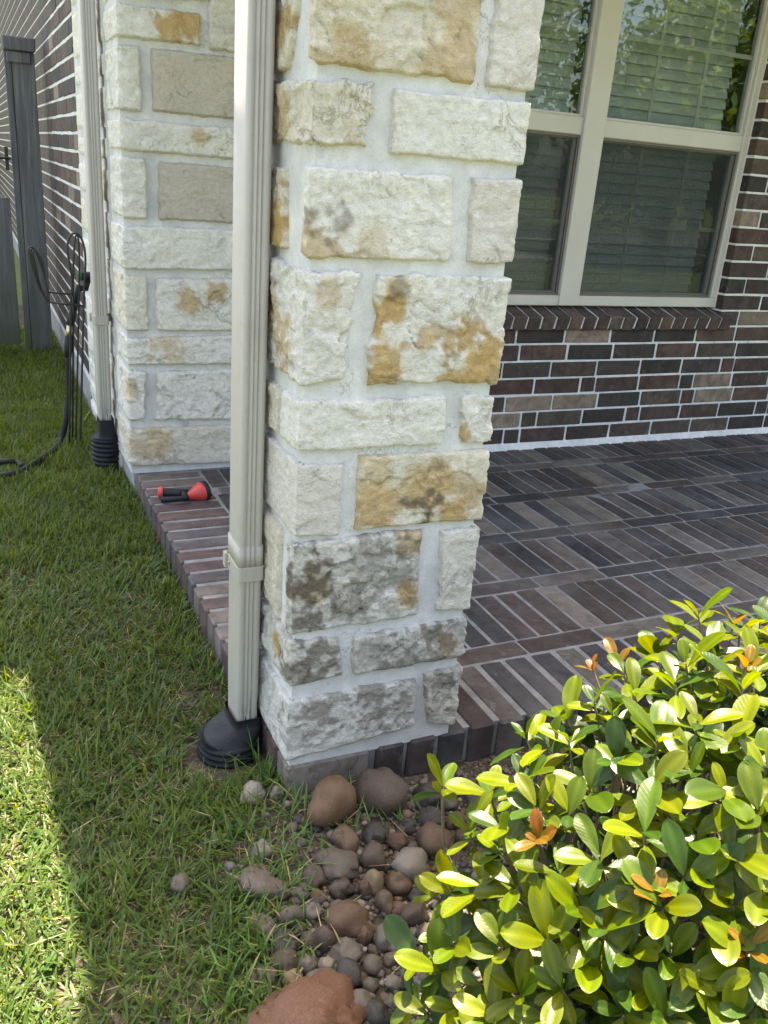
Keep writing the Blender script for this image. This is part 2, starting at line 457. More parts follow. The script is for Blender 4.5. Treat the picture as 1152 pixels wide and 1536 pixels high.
SHINGLE = mat_plain('roof_shingle', (0.09, 0.085, 0.08), 0.95, 0.3, 20)
ROOMM = mat_plain('room_paint', (0.30, 0.29, 0.26), 0.9, 0.03, 3)
WOOD = mat_wood(); LEAF = mat_leaf('shrub_leaf'); LEAFM = mat_leaf('shrub_leaf_mass', True)
GRASSM = mat_grass(); SOIL = mat_soil(); FARLAWN = mat_lawn_far(); ROCK = mat_rock()
GLASS = mat_glass(); SCREEN = mat_screen()
BARK = mat_plain('twig_bark', (0.16, 0.12, 0.085), 0.85, 0.3, 60, 0.4, 120)
ASPH = mat_plain('asphalt', (0.055, 0.055, 0.055), 0.9, 0.2, 30)
GRAVELM = NT('gravel').set(None, 0.8)
_t = NT('gravel_small'); GRAVEL = _t.set(_t.vcol(), 0.75, _t.bump(_t.noise(200, 3, 0.6, _t.pos()), 0.4, 0.003), 0.35)

GZ = -0.095                                   # level of the lawn and the rock bed below the porch floor (z = 0)

# ---------------------------------------------------------------- ground, lawn, road
def ground_z(x, y):
    p = np.stack([np.asarray(x, float) * 3.1, np.asarray(y, float) * 3.1, np.zeros_like(np.asarray(x, float))], -1)
    g = GZ + 0.010 * fbm(p, 3, 5)
    near = np.clip(1 - np.hypot(np.asarray(x) + 0.02, np.asarray(y) + 0.02) / 0.35, 0, 1)
    return g + 0.022 * near
gx = np.concatenate([np.linspace(-45, -3, 12)[:-1], np.linspace(-3, 2.4, 160), np.linspace(2.4, 60, 14)[1:]])
gy = np.concatenate([np.linspace(-60, -3.2, 16)[:-1], np.linspace(-3.2, 6.5, 210), np.linspace(6.5, 30, 8)[1:]])
GX, GY = np.meshgrid(gx, gy, indexing='ij')
GZZ = ground_z(GX, GY)
nx, ny = GX.shape
idx = np.arange(nx * ny).reshape(nx, ny)
gq = np.stack([idx[:-1, :-1], idx[1:, :-1], idx[1:, 1:], idx[:-1, 1:]], -1).reshape(-1, 4)
gm = fast_mesh('ground', np.stack([GX, GY, GZZ], -1).reshape(-1, 3), gq, None, SOIL, None, True)
gm.materials.append(FARLAWN)
ctr = np.stack([GX, GY], -1).reshape(-1, 2)[gq].mean(1)
mi = ((ctr[:, 0] < -2.6) | (ctr[:, 0] > 2.3) | (ctr[:, 1] < -2.7) | (ctr[:, 1] > 6.3)).astype(np.int32)
gm.polygons.foreach_set('material_index', mi)
tag(obj('ground', gm), kind='structure')
tag(MB().box((-45, -17, GZ - 0.05), (60, -10.5, GZ + 0.03)).build('road', ASPH), kind='structure')
tag(MB().box((-45, -10.5, GZ - 0.05), (60, -10.25, GZ + 0.13)).build('kerb', CONC), kind='structure')
tag(MB().box((-45, -8.6, GZ - 0.05), (60, -7.3, GZ + 0.035)).build('pavement', CONC), kind='structure')

# ---------------------------------------------------------------- stones
def stone_mesh(name, path, nz_step=0.0038, seed=0, tint=(0.74, 0.715, 0.65), rough=1.0, ochre=(), dark=(), oamt=0.12, damt=0.0, inset=0.016, proud=0.004, jag=0.004):
    """path: list of (plan_xy_top, z_top, plan_xy_bottom, z_bottom); the stone face follows the path and wraps corners"""
    P = []                                            # columns: top pt, bottom pt, normal
    segn = []
    for i in range(len(path) - 1):
        a = np.array(path[i][0]) + np.array(path[i][2]); b = np.array(path[i + 1][0]) + np.array(path[i + 1][2])
        d = b - a; d /= max(1e-9, np.linalg.norm(d)); segn.append(np.array([d[1], -d[0], 0.0]))
    cols = []
    for i in range(len(path) - 1):
        t0 = np.array([*path[i][0], path[i][1]]); b0 = np.array([*path[i][2], path[i][3]])
        t1 = np.array([*path[i + 1][0], path[i + 1][1]]); b1 = np.array([*path[i + 1][2], path[i + 1][3]])
        L = max(np.linalg.norm(t1 - t0), np.linalg.norm(b1 - b0))
        n = max(3, int(round(L / nz_step)))
        for k in range(n + (1 if i == len(path) - 2 else 0)):
            f = k / n
            nn = segn[i].copy()
            cs = f * L; ce = (1 - f) * L
            if i > 0 and cs < 0.012: nn = nn + segn[i - 1] * (0.012 - cs) / 0.012 * (1.0 if cs > 0 else 1.0)
            if i < len(path) - 2 and ce < 0.012: nn = nn + segn[i + 1] * (0.012 - ce) / 0.012
            nn /= np.linalg.norm(nn)
            cols.append((t0 + (t1 - t0) * f, b0 + (b1 - b0) * f, nn, segn[i]))
    T = np.array([c[0] for c in cols]); B = np.array([c[1] for c in cols]); N = np.array([c[2] for c in cols]); S = np.array([c[3] for c in cols])
    Hh = np.linalg.norm(T - B, axis=1).mean()
    nv = max(4, int(round(Hh / nz_step)))
    tt = np.linspace(0, 1, nv + 1)
    G = T[:, None, :] + (B - T)[:, None, :] * tt[None, :, None]
    ncol = len(cols)
    arc = np.concatenate([[0], np.cumsum(np.linalg.norm(np.diff((T + B) / 2, axis=0), axis=1))])
    Lt = arc[-1]
    # uneven outline: rims wander in the face plane
    tang = np.cross(np.array([0, 0, 1.0]), S)
    so = seed * 13.7
    de = np.minimum(np.minimum(arc[:, None], Lt - arc[:, None]), np.minimum(tt[None, :] * Hh, (1 - tt[None, :]) * Hh))
    rimw = np.exp(-de / 0.012)[..., None]
    wob_z = fbm(np.stack(np.broadcast_arrays(arc[:, None] * 38 + so, tt[None, :] * 1.2 + so, np.full((ncol, nv + 1), so)), -1), 3, seed)
    wob_t = fbm(np.stack(np.broadcast_arrays(G[..., 2] * 38 - so, arc[:, None] * 1.2 / max(Lt, .05) + so, np.full((ncol, nv + 1), so + 5)), -1), 3, seed + 3)
    G = G + np.array([0, 0, 1.0]) * (wob_z[..., None] * jag * 1.6 * rimw) + tang[:, None, :] * (wob_t[..., None] * jag * 2.4 * rimw)
    q = G + np.array([so, so * 0.7, -so])
    qw = q + 0.010 * np.stack([vnoise(q * 38, seed + 61), vnoise(q * 38 + 9, seed + 62), vnoise(q * 38 + 5, seed + 63)], -1)
    big_c = facets(qw * np.array([11, 11, 17]), seed); mid_c = facets(qw * np.array([30, 30, 44]), seed + 5)
    rdg = 1 - np.abs(fbm(qw * np.array([40, 40, 62]), 4, seed + 9, 0.6)) * 2.2
    fine = 1 - np.abs(fbm(q * 120, 2, seed + 14)) * 2.0
    rel = 0.0042 * np.clip(big_c, -1.2, 0.40) + 0.0017 * mid_c + 0.0012 * (rdg - 0.4) + 0.0011 * fine
    crack = np.exp(-(np.abs(fbm(q * np.array([13, 13, 8]), 3, seed + 71)) / 0.020) ** 2) * sstep(0.05, 0.4, vnoise(q * 10, seed + 72))
    rel = rel * rough + 0.0022 * fbm(q * 6.5, 2, seed + 21) - 0.0045 * crack * min(1.0, rough)
    edge = np.clip(de / (0.0026 + 0.0026 * (1 + vnoise(q * 45, seed + 51))), 0, 1)
    off = proud + rel * (0.55 + 0.45 * sstep(0, 0.02, de)) - (1 - np.sqrt(np.clip(1 - (1 - edge) ** 2, 0, 1))) * inset
    Vv = G + N[:, None, :] * off[..., None]
    # colours of the stone itself
    n_a = fbm(q * 9, 4, seed + 31); n_b = fbm(q * 30, 4, seed + 37); n_c = fbm(q * 60, 3, seed + 41)
    colr = np.ones(G.shape) * np.array(tint)
    colr *= (1 + 0.07 * n_a + 0.06 * n_b)[..., None]
    om = sstep(0.18, 0.55, n_a * 0.7 + n_b * 0.5) * oamt
    for (bx, br, ba) in ochre:
        d = np.linalg.norm(G - bx, axis=-1) / br
        om = np.maximum(om, ba * (sstep(1.0, 0.62, d + 0.85 * n_b + 0.55 * n_c) * 0.72 + 0.28 * sstep(1.25, 0.4, d + 0.6 * n_b)))
    dm = sstep(0.05, 0.5, n_b * 0.6 + n_c * 0.9) * damt
    for (bx, br, ba) in dark:
        d = np.linalg.norm(G - bx, axis=-1) / br
        dm = np.maximum(dm, ba * sstep(1.1, 0.35, d + 0.8 * n_b + 1.5 * n_c))
    oc = np.array([0.52, 0.335, 0.12]); dk = np.array([0.125, 0.102, 0.072])
    om = np.clip(om, 0, 0.95)[..., None]; dm = np.clip(dm, 0, 0.92)[..., None]
    colr = colr * (1 - om) + oc * (1 + 0.25 * n_c[..., None]) * om
    colr = colr * (1 - dm) + dk * (1 + 0.3 * n_c[..., None]) * dm
    ii = np.arange(ncol * (nv + 1)).reshape(ncol, nv + 1)
    Q = np.stack([ii[:-1, :-1], ii[:-1, 1:], ii[1:, 1:], ii[1:, :-1]], -1).reshape(-1, 4)
    # back skirt so that the stone has depth in the mortar
    ring = np.concatenate([ii[:, 0], ii[-1, 1:], ii[-2::-1, -1], ii[0, -2:0:-1]])
    Vf = Vv.reshape(-1, 3); Nf = np.repeat(N, nv + 1, axis=0)
    back = Vf[ring] - Nf[ring] * 0.03
    nb = len(Vf); r2 = np.arange(len(ring)) + nb; nxt = np.roll(np.arange(len(ring)), -1)
    Q2 = np.stack([ring, r2, r2[nxt], ring[nxt]], -1)[:, ::-1]
    return fast_mesh(name, np.concatenate([Vf, back]), np.concatenate([Q, Q2]), None, STONE,
                     np.concatenate([colr.reshape(-1, 3), colr.reshape(-1, 3)[ring]]), True)

WHITE = (0.76, 0.735, 0.675); CREAM = (0.72, 0.665, 0.545); GREYB = (0.55, 0.50, 0.43); PINKW = (0.70, 0.66, 0.60); IVORY = (0.78, 0.76, 0.70)

pillar = empty('stone_pillar', (0.19, 0.19, 0))
tag(pillar, 'square porch pillar of rough white and ochre limestone blocks on brick edging', 'pillar')
PW = 0.384
def add_child(name, me, par):
    o = obj(name, me, par); o.matrix_parent_inverse = par.matrix_world.inverted() if False else Matrix.Translation(-Vector(par.location)); return o
add_child('mortar_core', MB().box((0.0065, 0.0065, -0.005), (PW - 0.0065, PW - 0.0065, 2.32)).mesh('mortar_core', MORTAR), pillar)

def B(face, u, v, r, a):
    p = ony(u, v, 0.0) if face == 'f' else (onx(u, v, 0.0) if face == 'l' else ony(u, v, 1.836))
    return (p, r, a)
def fr(u, v, y=0.0): return ony(u, v, y)
def lf(u, v, x=0.0): return onx(u, v, x)
def pillar_stone(seed, ct, tr, br, cb, lt=None, lb=None, wrapR=None, **kw):
    """corner/front stone from photo points; lt/lb on the left face, ct/cb at the left corner, tr/br right end"""
    path = []
    if lt is not None:
        a = lf(*lt); b = lf(*lb)
        ya, yb = a[1], b[1]
        if ya > 0.135 or yb > 0.135: ya = yb = 0.30
        path.append(((0.0, ya), a[2], (0.0, yb), b[2]))
        c = fr(*ct); d = fr(*cb)
        path.append(((0.0, 0.0), c[2], (0.0, 0.0), d[2]))
    else:
        c = fr(*ct); d = fr(*cb)
        path.append(((c[0], 0.0), c[2], (d[0], 0.0), d[2]))
    e = fr(*tr); g = fr(*br)
    if wrapR is not None:
        path.append(((PW, 0.0), e[2], (PW, 0.0), g[2]))
        path.append(((PW, wrapR), e[2], (PW, wrapR), g[2]))
    else:
        path.append(((e[0], 0.0), e[2], (g[0], 0.0), g[2]))
    add_child('stone', stone_mesh('stone', path, seed=seed, **kw), pillar)
    return path
def left_stone(seed, lt, rt, rb, lb, **kw):
    a, b, c, d = (lf(*q) for q in (lt, rt, rb, lb))
    ya, yd = a[1], d[1]
    if ya > 0.13: ya = yd = 0.32
    add_child('stone', stone_mesh('stone', [((0, ya), a[2], (0, yd), d[2]), ((0, b[1]), b[2], (0, c[1]), c[2])], seed=seed, **kw), pillar)

# course A (runs out of the top of the picture)
pillar_stone(1, (489, -45), (729, -40), (713, 126), (480, 95), (472, -45), (464, 92), tint=CREAM, oamt=0.35, rough=1.25,
             ochre=[B('f', 690, 90, 0.09, 0.55), B('f', 520, 90, 0.06, 0.55), B('f', 700, 10, 0.06, 0.5)])
pillar_stone(2, (748, -45), (819, -40), (797, 141), (730, 130), wrapR=0.15, tint=PINKW, rough=0.6, oamt=0.1)
left_stone(3, (411, -60), (455, -50), (432, 106), (419, 104), tint=CREAM, oamt=0.4, ochre=[B('l', 425, 60, 0.05, 0.8)])
# B
pillar_stone(4, (471, 116), (568, 123), (549, 221), (469, 217), (418, 117), (417, 214), tint=(0.70, 0.655, 0.55), oamt=0.3, rough=1.1,
             ochre=[B('l', 425, 170, 0.05, 0.6)], jag=0.006)
pillar_stone(5, (589, 131), (799, 152), (783, 249), (583, 232), wrapR=0.22, tint=IVORY, rough=0.55, oamt=0.04)
# C
pillar_stone(6, (474, 248), (681, 263), (676, 394), (464, 389), (460, 247), (453, 380), tint=IVORY, rough=0.75, oamt=0.08,
             ochre=[B('f', 480, 385, 0.06, 0.6), B('f', 560, 370, 0.035, 0.35)], dark=[B('f', 500, 335, 0.035, 0.5)])
pillar_stone(7, (709, 265), (781, 267), (763, 397), (699, 395), wrapR=0.12, tint=PINKW, rough=0.6, oamt=0.08)
left_stone(8, (414, 240), (427, 250), (429, 376), (411, 368), tint=CREAM, oamt=0.4, ochre=[B('l', 420, 330, 0.06, 0.9)])
# D
pillar_stone(9, (463, 404), (541, 410), (515, 570), (459, 581), (411, 388), (409, 546), tint=WHITE, rough=1.45, oamt=0.12,
             ochre=[B('l', 425, 520, 0.06, 0.65), B('f', 495, 440, 0.03, 0.4), B('l', 412, 470, 0.05, 0.6)], dark=[B('l', 408, 450, 0.03, 0.6)], jag=0.007)
pillar_stone(10, (564, 409), (761, 414), (740, 576), (548, 577), wrapR=0.2, tint=WHITE, rough=1.1, oamt=0.12,
             ochre=[B('f', 562, 480, 0.035, 0.9), B('f', 585, 462, 0.03, 0.9), B('f', 575, 560, 0.055, 0.9), B('f', 715, 545, 0.075, 0.9), B('f', 600, 425, 0.03, 0.5), B('f', 640, 510, 0.025, 0.7)], dark=[B('f', 601, 430, 0.018, 0.4), B('f', 680, 535, 0.02, 0.35)], jag=0.006)
# E
pillar_stone(11, (456, 600), (673, 593), (666, 667), (455, 679), (423, 584), (422, 655), tint=IVORY, rough=0.8, oamt=0.08)
left_stone(12, (405, 570), (420, 581), (419, 652), (404, 640), tint=CREAM, oamt=0.35)
pillar_stone(13, (687, 592), (737, 593), (733, 663), (693, 667), wrapR=0.1, tint=WHITE, rough=1.0, oamt=0.15, ochre=[B('f', 693, 650, 0.02, 0.8)], jag=0.007)
# F
pillar_stone(14, (453, 695), (519, 693), (509, 803), (452, 807), (406, 656), (399, 752), tint=PINKW, rough=0.6, oamt=0.06)
pillar_stone(15, (538, 682), (724, 674), (711, 781), (532, 796), wrapR=0.24, tint=CREAM, rough=1.0, oamt=0.35,
             ochre=[B('f', 560, 760, 0.07, 0.75), B('f', 640, 730, 0.07, 0.75), B('f', 675, 770, 0.05, 0.85), B('f', 700, 740, 0.05, 0.6), B('f', 560, 700, 0.04, 0.5)],
             dark=[B('f', 632, 760, 0.035, 0.75), B('f', 650, 720, 0.025, 0.4)])
# G
pillar_stone(16, (446, 814), (635, 793), (626, 924), (442, 953), (433, 811), (430, 944), tint=(0.66, 0.64, 0.585), rough=1.35, oamt=0.15, damt=0.4,
             ochre=[B('f', 610, 890, 0.03, 0.8), B('f', 620, 805, 0.035, 0.6), B('f', 470, 880, 0.05, 0.5)],
             dark=[B('f', 465, 870, 0.06, 0.85), B('f', 455, 930, 0.05, 0.8), B('f', 520, 905, 0.05, 0.6), B('f', 555, 840, 0.06, 0.55), B('f', 600, 860, 0.05, 0.5)])
left_stone(17, (398, 764), (421, 790), (417, 930), (396, 880), tint=CREAM, oamt=0.2)
pillar_stone(18, (662, 796), (711, 791), (697, 915), (655, 917), wrapR=0.14, tint=PINKW, rough=0.55, oamt=0.05)
# H
pillar_stone(19, (443, 960), (509, 956), (516, 1013), (441, 1030), (397, 903), (392, 957), tint=(0.64, 0.62, 0.56), rough=1.2, oamt=0.1, damt=0.35,
             ochre=[B('l', 416, 958, 0.03, 0.9)], dark=[B('f', 475, 985, 0.06, 0.75), B('f', 450, 1010, 0.04, 0.6)])
pillar_stone(20, (528, 953), (702, 927), (694, 984), (525, 1015), wrapR=0.2, tint=(0.62, 0.60, 0.55), rough=1.1, oamt=0.12, damt=0.4,
             dark=[B('f', 660, 960, 0.06, 0.7), B('f', 600, 985, 0.05, 0.65), B('f', 560, 975, 0.04, 0.4)], ochre=[B('f', 668, 965, 0.04, 0.5)])
# I
pillar_stone(21, (441, 1050), (624, 1017), (622, 1088), (433, 1141), (395, 984), (406, 1098), tint=(0.68, 0.665, 0.62), rough=0.95, oamt=0.06, damt=0.3,
             dark=[B('f', 480, 1065, 0.06, 0.6), B('f', 560, 1045, 0.06, 0.65), B('f', 610, 1045, 0.05, 0.6), B('f', 440, 1100, 0.03, 0.4)])
pillar_stone(22, (635, 1010), (684, 1000), (675, 1088), (639, 1086), wrapR=0.12, tint=(0.62, 0.59, 0.53), rough=0.9, oamt=0.15, damt=0.5,
             dark=[B('f', 660, 1020, 0.04, 0.6)])
# the sides the photograph does not show, and the courses above the picture
zc = [0.03, 0.17, 0.26, 0.415, 0.545, 0.70, 0.80, 0.98, 1.14, 1.285]
hidden = [(0.14, 0.22), (0.22, 0.27), (0.14, 0.24), (0.26, 0.2), (0.12, 0.2), (0.22, 0.2), (0.14, 0.2), (0.24, 0.2), (0.17, 0.2)]
for k in range(9):
    y0 = hidden[k][0] + 0.02
    add_child('stone', stone_mesh('stone', [((PW, y0), zc[k + 1] - 0.014, (PW, y0), zc[k] + 0.006), ((PW, PW - 0.004), zc[k + 1] - 0.014, (PW, PW - 0.004), zc[k] + 0.006)], nz_step=0.01, seed=60 + k, tint=random.choice([WHITE, CREAM, PINKW])), pillar)
zt = [1.455, 1.62, 1.73, 1.90, 2.05, 2.17, 2.315]
for k in range(6):
    xs = [0.0, 0.0 + (0.12 if k % 2 else 0.24), PW]
    za, zb = zt[k] + 0.008, zt[k + 1] - 0.008
    for j in range(2):
        x0 = xs[j] + (0.0 if j == 0 else 0.012); x1 = xs[j + 1] - (0.012 if j == 0 else 0.0)
        pth = [((x0, 0), zb, (x0, 0), za), ((x1, 0), zb, (x1, 0), za)]
        if j == 0: pth = [((0, 0.17), zb, (0, 0.17), za)] + pth
        else: pth = pth + [((PW, 0.2), zb, (PW, 0.2), za)]
        add_child('stone', stone_mesh('stone', pth, nz_step=0.012, seed=80 + 2 * k + j, tint=random.choice([WHITE, CREAM, PINKW])), pillar)

# ---------------------------------------------------------------- bricks
def brick_mesh(name, L, Wd, Hd, mat, seed, bev=0.0035):
    r = random.Random(seed)
    m = MB().box((-L / 2, -Wd / 2, -Hd / 2), (L / 2, Wd / 2, Hd / 2))
    m.V = [tuple(c + r.uniform(-0.0012, 0.0012) for c in v) for v in m.V]
    return m.mesh(name, mat, False, bev)
PAL_WALL = [((0.058, 0.040, 0.034), 5), ((0.042, 0.036, 0.032), 4), ((0.085, 0.052, 0.042), 4), ((0.21, 0.165, 0.125), 1.8), ((0.078, 0.060, 0.048), 3)]
PAL_FLOOR = [((0.062, 0.050, 0.046), 4), ((0.040, 0.038, 0.040), 4), ((0.12, 0.105, 0.092), 3.2), ((0.068, 0.053, 0.046), 4), ((0.16, 0.140, 0.115), 1.2)]
PAL_EDGE = [((0.088, 0.062, 0.060), 5), ((0.068, 0.060, 0.060), 3), ((0.155, 0.130, 0.112), 2.2), ((0.10, 0.066, 0.058), 4)]
def pick(pal, r=random):
    tot = sum(w for _, w in pal); x = r.uniform(0, tot)
    for c, w in pal:
        x -= w
        if x <= 0: break
    j = r.uniform(0.82, 1.2)
    return (min(1, c[0] * j), min(1, c[1] * j * r.uniform(0.96, 1.04)), min(1, c[2] * j), 1)
WB = [brick_mesh('brick', 0.243, 0.09, 0.0665, BRICK, s) for s in range(5)]
PB_Y = [brick_mesh('brick', 0.0648, 0.241, 0.06, PAVER, 20 + s) for s in range(5)]     # long along y
PB_X = [brick_mesh('brick', 0.240, 0.0665, 0.06, PAVER, 30 + s) for s in range(4)]     # long along x
EB = [brick_mesh('brick', 0.236, 0.0685, 0.10, PAVER, 40 + s, 0.006) for s in range(5)]  # edging, long along x
FB = [brick_mesh('brick', 0.0655, 0.236, 0.10, PAVER, 50 + s, 0.006) for s in range(5)]  # edging, long along y
def place_brick(me, loc, parent, col, sx=1.0, sy=1.0, sz=1.0, jit=0.0012):
    o = bpy.data.objects.new('brick', me)
    o.location = [c + random.uniform(-jit, jit) for c in loc]
    o.rotation_euler = (random.uniform(-0.006, 0.006), random.uniform(-0.006, 0.006), random.uniform(-0.006, 0.006))
    o.scale = (sx, sy, sz); o.color = col
    COL.objects.link(o); o.parent = parent
    return o
def in_view(p, m=45):
    u, v, w = proj(p); return w > 0.1 and -m < u < W0 + m and -m < v < H0 + m

# porch floor
porch = tag(MB().box((0.012, 0.012, -0.30), (4.6, 1.86, -0.0030)).build('porch_floor', FMORTAR), kind='structure')
rest = MB()
def floor_brick(me, size, loc, col, sx=1.0, sy=1.0):
    loc = (loc[0], loc[1], loc[2] + random.uniform(-0.0014, 0.0010))
    if in_view(loc): return place_brick(me, loc, porch, col, sx, sy)
    l, w, h = size[0] * sx / 2, size[1] * sy / 2, size[2] / 2
    rest.box((loc[0] - l, loc[1] - w, loc[2] - h), (loc[0] + l, loc[1] + w, loc[2] + h))
ZB = -0.030
y = 0.395                                                     # left border: bricks laid across the edge
rb = random.Random(3)
yb = 1.83
while yb > 0.40:
    floor_brick(rb.choice(EB), (0.236, 0.0685, 0.10), (0.119, yb - 0.036, -0.0495), pick(PAL_EDGE, rb)); yb -= 0.0810
# front border
xb = 0.20
while xb < 4.5:
    floor_brick(rb.choice(FB), (0.0655, 0.236, 0.10), (xb + 0.037, 0.119, -0.0495), pick(PAL_FLOOR, rb)); xb += 0.0765
# under the pillar: one long brick at the corner, then cut ones
place_brick(EB[0], (0.095, 0.034, -0.052), porch, (0.19, 0.165, 0.14, 1), 0.79, 1.0)
for k in range(4):
    place_brick(EB[k], (0.119, 0.034 + 0.081 * (k + 1) - 0.004, -0.052), porch, pick(PAL_EDGE, rb))
for k in range(6):                                             # bands
    y0 = 0.245 + 0.330 * k
    if k < 5:
        x = 0.25 + 0.13 * ((k * 2) % 3) - 0.25
        while x < 4.5:
            cx = x + 0.124
            if cx > 0.36 or (cx > 0.245 and y0 > 0.39):
                lo = max(x + 0.005, 0.246); hi = x + 0.243
                if hi - lo > 0.04: floor_brick(rb.choice(PB_X), (0.238, 0.064, 0.06), ((lo + hi) / 2, y0 + 0.033, ZB), pick(PAL_FLOOR, rb), (hi - lo) / 0.238, 1.0)
            x += 0.249
    yf0 = y0 + 0.075; yf1 = y0 + 0.330 - 0.008
    if k == 5: continue
    if k == 4: yf1 = 1.825
    x = 0.246
    while x < 4.5:
        if x > 0.34 or yf0 > 0.38:
            floor_brick(rb.choice(PB_Y), (0.0625, 0.238, 0.06), (x + 0.0325, (yf0 + yf1) / 2, ZB), pick(PAL_FLOOR, rb), 1.0, (yf1 - yf0) / 0.238)
        x += 0.0735
if rest.V:
    o = rest.build('brick_paving', PAVER, porch); o['kind'] = 'stuff'; o.color = (0.075, 0.06, 0.055, 1)

# ---------------------------------------------------------------- house
house = empty('house', (0, 1.836, 0))
tag(house, 'dark brick house with white limestone corner and tan framed window behind the porch', 'house')
HO = Vector(house.location)
def hpart(name, me, par=None):
    o = obj(name, me, par if par is not None else house)
    if par is None: o.matrix_parent_inverse = Matrix.Translation(-HO)
    return o
YW = 1.836                      # face of the brick wall
WX0, WX1, WZ0, WZ1 = 1.03, 2.775, 0.615, 2.12   # window opening in the wall
fw = MB()
YM = YW + 0.0045
for (x0, x1, z0, z1) in ((0.5, WX0 - 0.004, -0.05, 3.9), (WX1 + 0.004, 4.9, -0.05, 3.9), (WX0, WX1, -0.05, 0.575), (WX0, WX1, WZ1, 3.9)):
    fw.box((x0, YM, z0), (x1, YW + 0.13, z1))
front_wall = hpart('front_wall', fw.mesh('front_wall', WMORTAR))
def wall_brick(cx, cz, L, par, cy=YW + 0.045, col=None, me=None, sy=1.0):
    return place_brick(me or random.choice(WB), (cx, cy, cz), par, col or pick(PAL_WALL), L / 0.243, sy, 1.0)
restw = MB()
CH = 0.0768
z0c = 0.0235
tanned = {(1, 2.60), (3, 2.05)}
rw = random.Random(5)
for k in range(0, 30):
    zc_ = z0c + 0.0335 + CH * k
    open_row = k > 6 and zc_ - 0.03 < WZ1
    runs = [(0.62, WX0), (WX1, 4.85)] if open_row else [(0.62, 4.85)]
    for (xa, xe) in runs:
        x = xa - ((0.127 if k % 2 else 0.0) if (open_row and xa > 1) else (0.0 if not open_row else 0.06) + (0.127 if k % 2 else 0.0) + 0.05 * (k % 3))
        while x < xe - 0.02:
            L = 0.075 if (k <= 6 and rw.random() < 0.09) else 0.243
            a, b = max(x, xa), min(x + L, xe); x += L + 0.011
            if b - a < 0.03: continue
            c = ((a + b) / 2, YW, zc_)
            if in_view(c, 60) and zc_ < 1.9:
                wall_brick((a + b) / 2, zc_, b - a, front_wall, col=pick(PAL_WALL, rw))
            elif zc_ < 2.3:
                restw.box((a, YW, zc_ - 0.033), (b, YW + 0.09, zc_ + 0.033))
o = restw.build('brick_courses', BRICK, front_wall); o['kind'] = 'stuff'; o.color = (0.06, 0.04, 0.036, 1)
# mortar fillet at the foot of the wall
hpart('mortar_fillet', MB().add([(0.5, YW - 0.022, -0.006), (4.8, YW - 0.022, -0.006), (4.8, YW + 0.05, -0.006), (0.5, YW + 0.05, -0.006),
                                 (0.5, YW + 0.002, 0.028), (4.8, YW + 0.002, 0.028), (4.8, YW + 0.05, 0.028), (0.5, YW + 0.05, 0.028)],
                                [(0, 1, 5, 4), (4, 5, 6, 7), (1, 2, 6, 5), (3, 0, 4, 7), (2, 3, 7, 6)]).mesh('mortar_fillet', WMORTAR))
# rowlock sill
sill = hpart('window_sill', MB().add([(WX0 - 0.03, YW - 0.0135, 0.550), (WX1 + 0.03, YW - 0.0135, 0.550), (WX1 + 0.03, YW + 0.12, 0.595), (WX0 - 0.03, YW + 0.12, 0.595),
                                      (WX0 - 0.03, YW - 0.0265, 0.6015), (WX1 + 0.03, YW - 0.0265, 0.6015), (WX1 + 0.03, YW + 0.12, 0.6415), (WX0 - 0.03, YW + 0.12, 0.6415)],
                                     [(3, 2, 1, 0), (4, 5, 6, 7), (0, 1, 5, 4), (1, 2, 6, 5), (2, 3, 7, 6), (3, 0, 4, 7)]).mesh('window_sill', WMORTAR))
SB = []
for s in range(4):
    r = random.Random(70 + s)
    m = MB().box((-0.0325, -0.075, -0.0325), (0.0325, 0.075, 0.0325)); m.V = [tuple(c + r.uniform(-0.0015, 0.0015) for c in v) for v in m.V]
    SB.append(m.mesh('brick', BRICK, False, 0.004))
x = WX0 - 0.03
while x < WX1 + 0.02:
    ob = place_brick(rw.choice(SB), (x + 0.036, YW + 0.047, 0.592), sill, pick([((0.085, 0.06, 0.05), 3), ((0.065, 0.048, 0.042), 3), ((0.10, 0.066, 0.055), 1)], rw))
    ob.rotation_euler = (0.25, rw.uniform(-.01, .01), rw.uniform(-.012, .012)); x += 0.0735
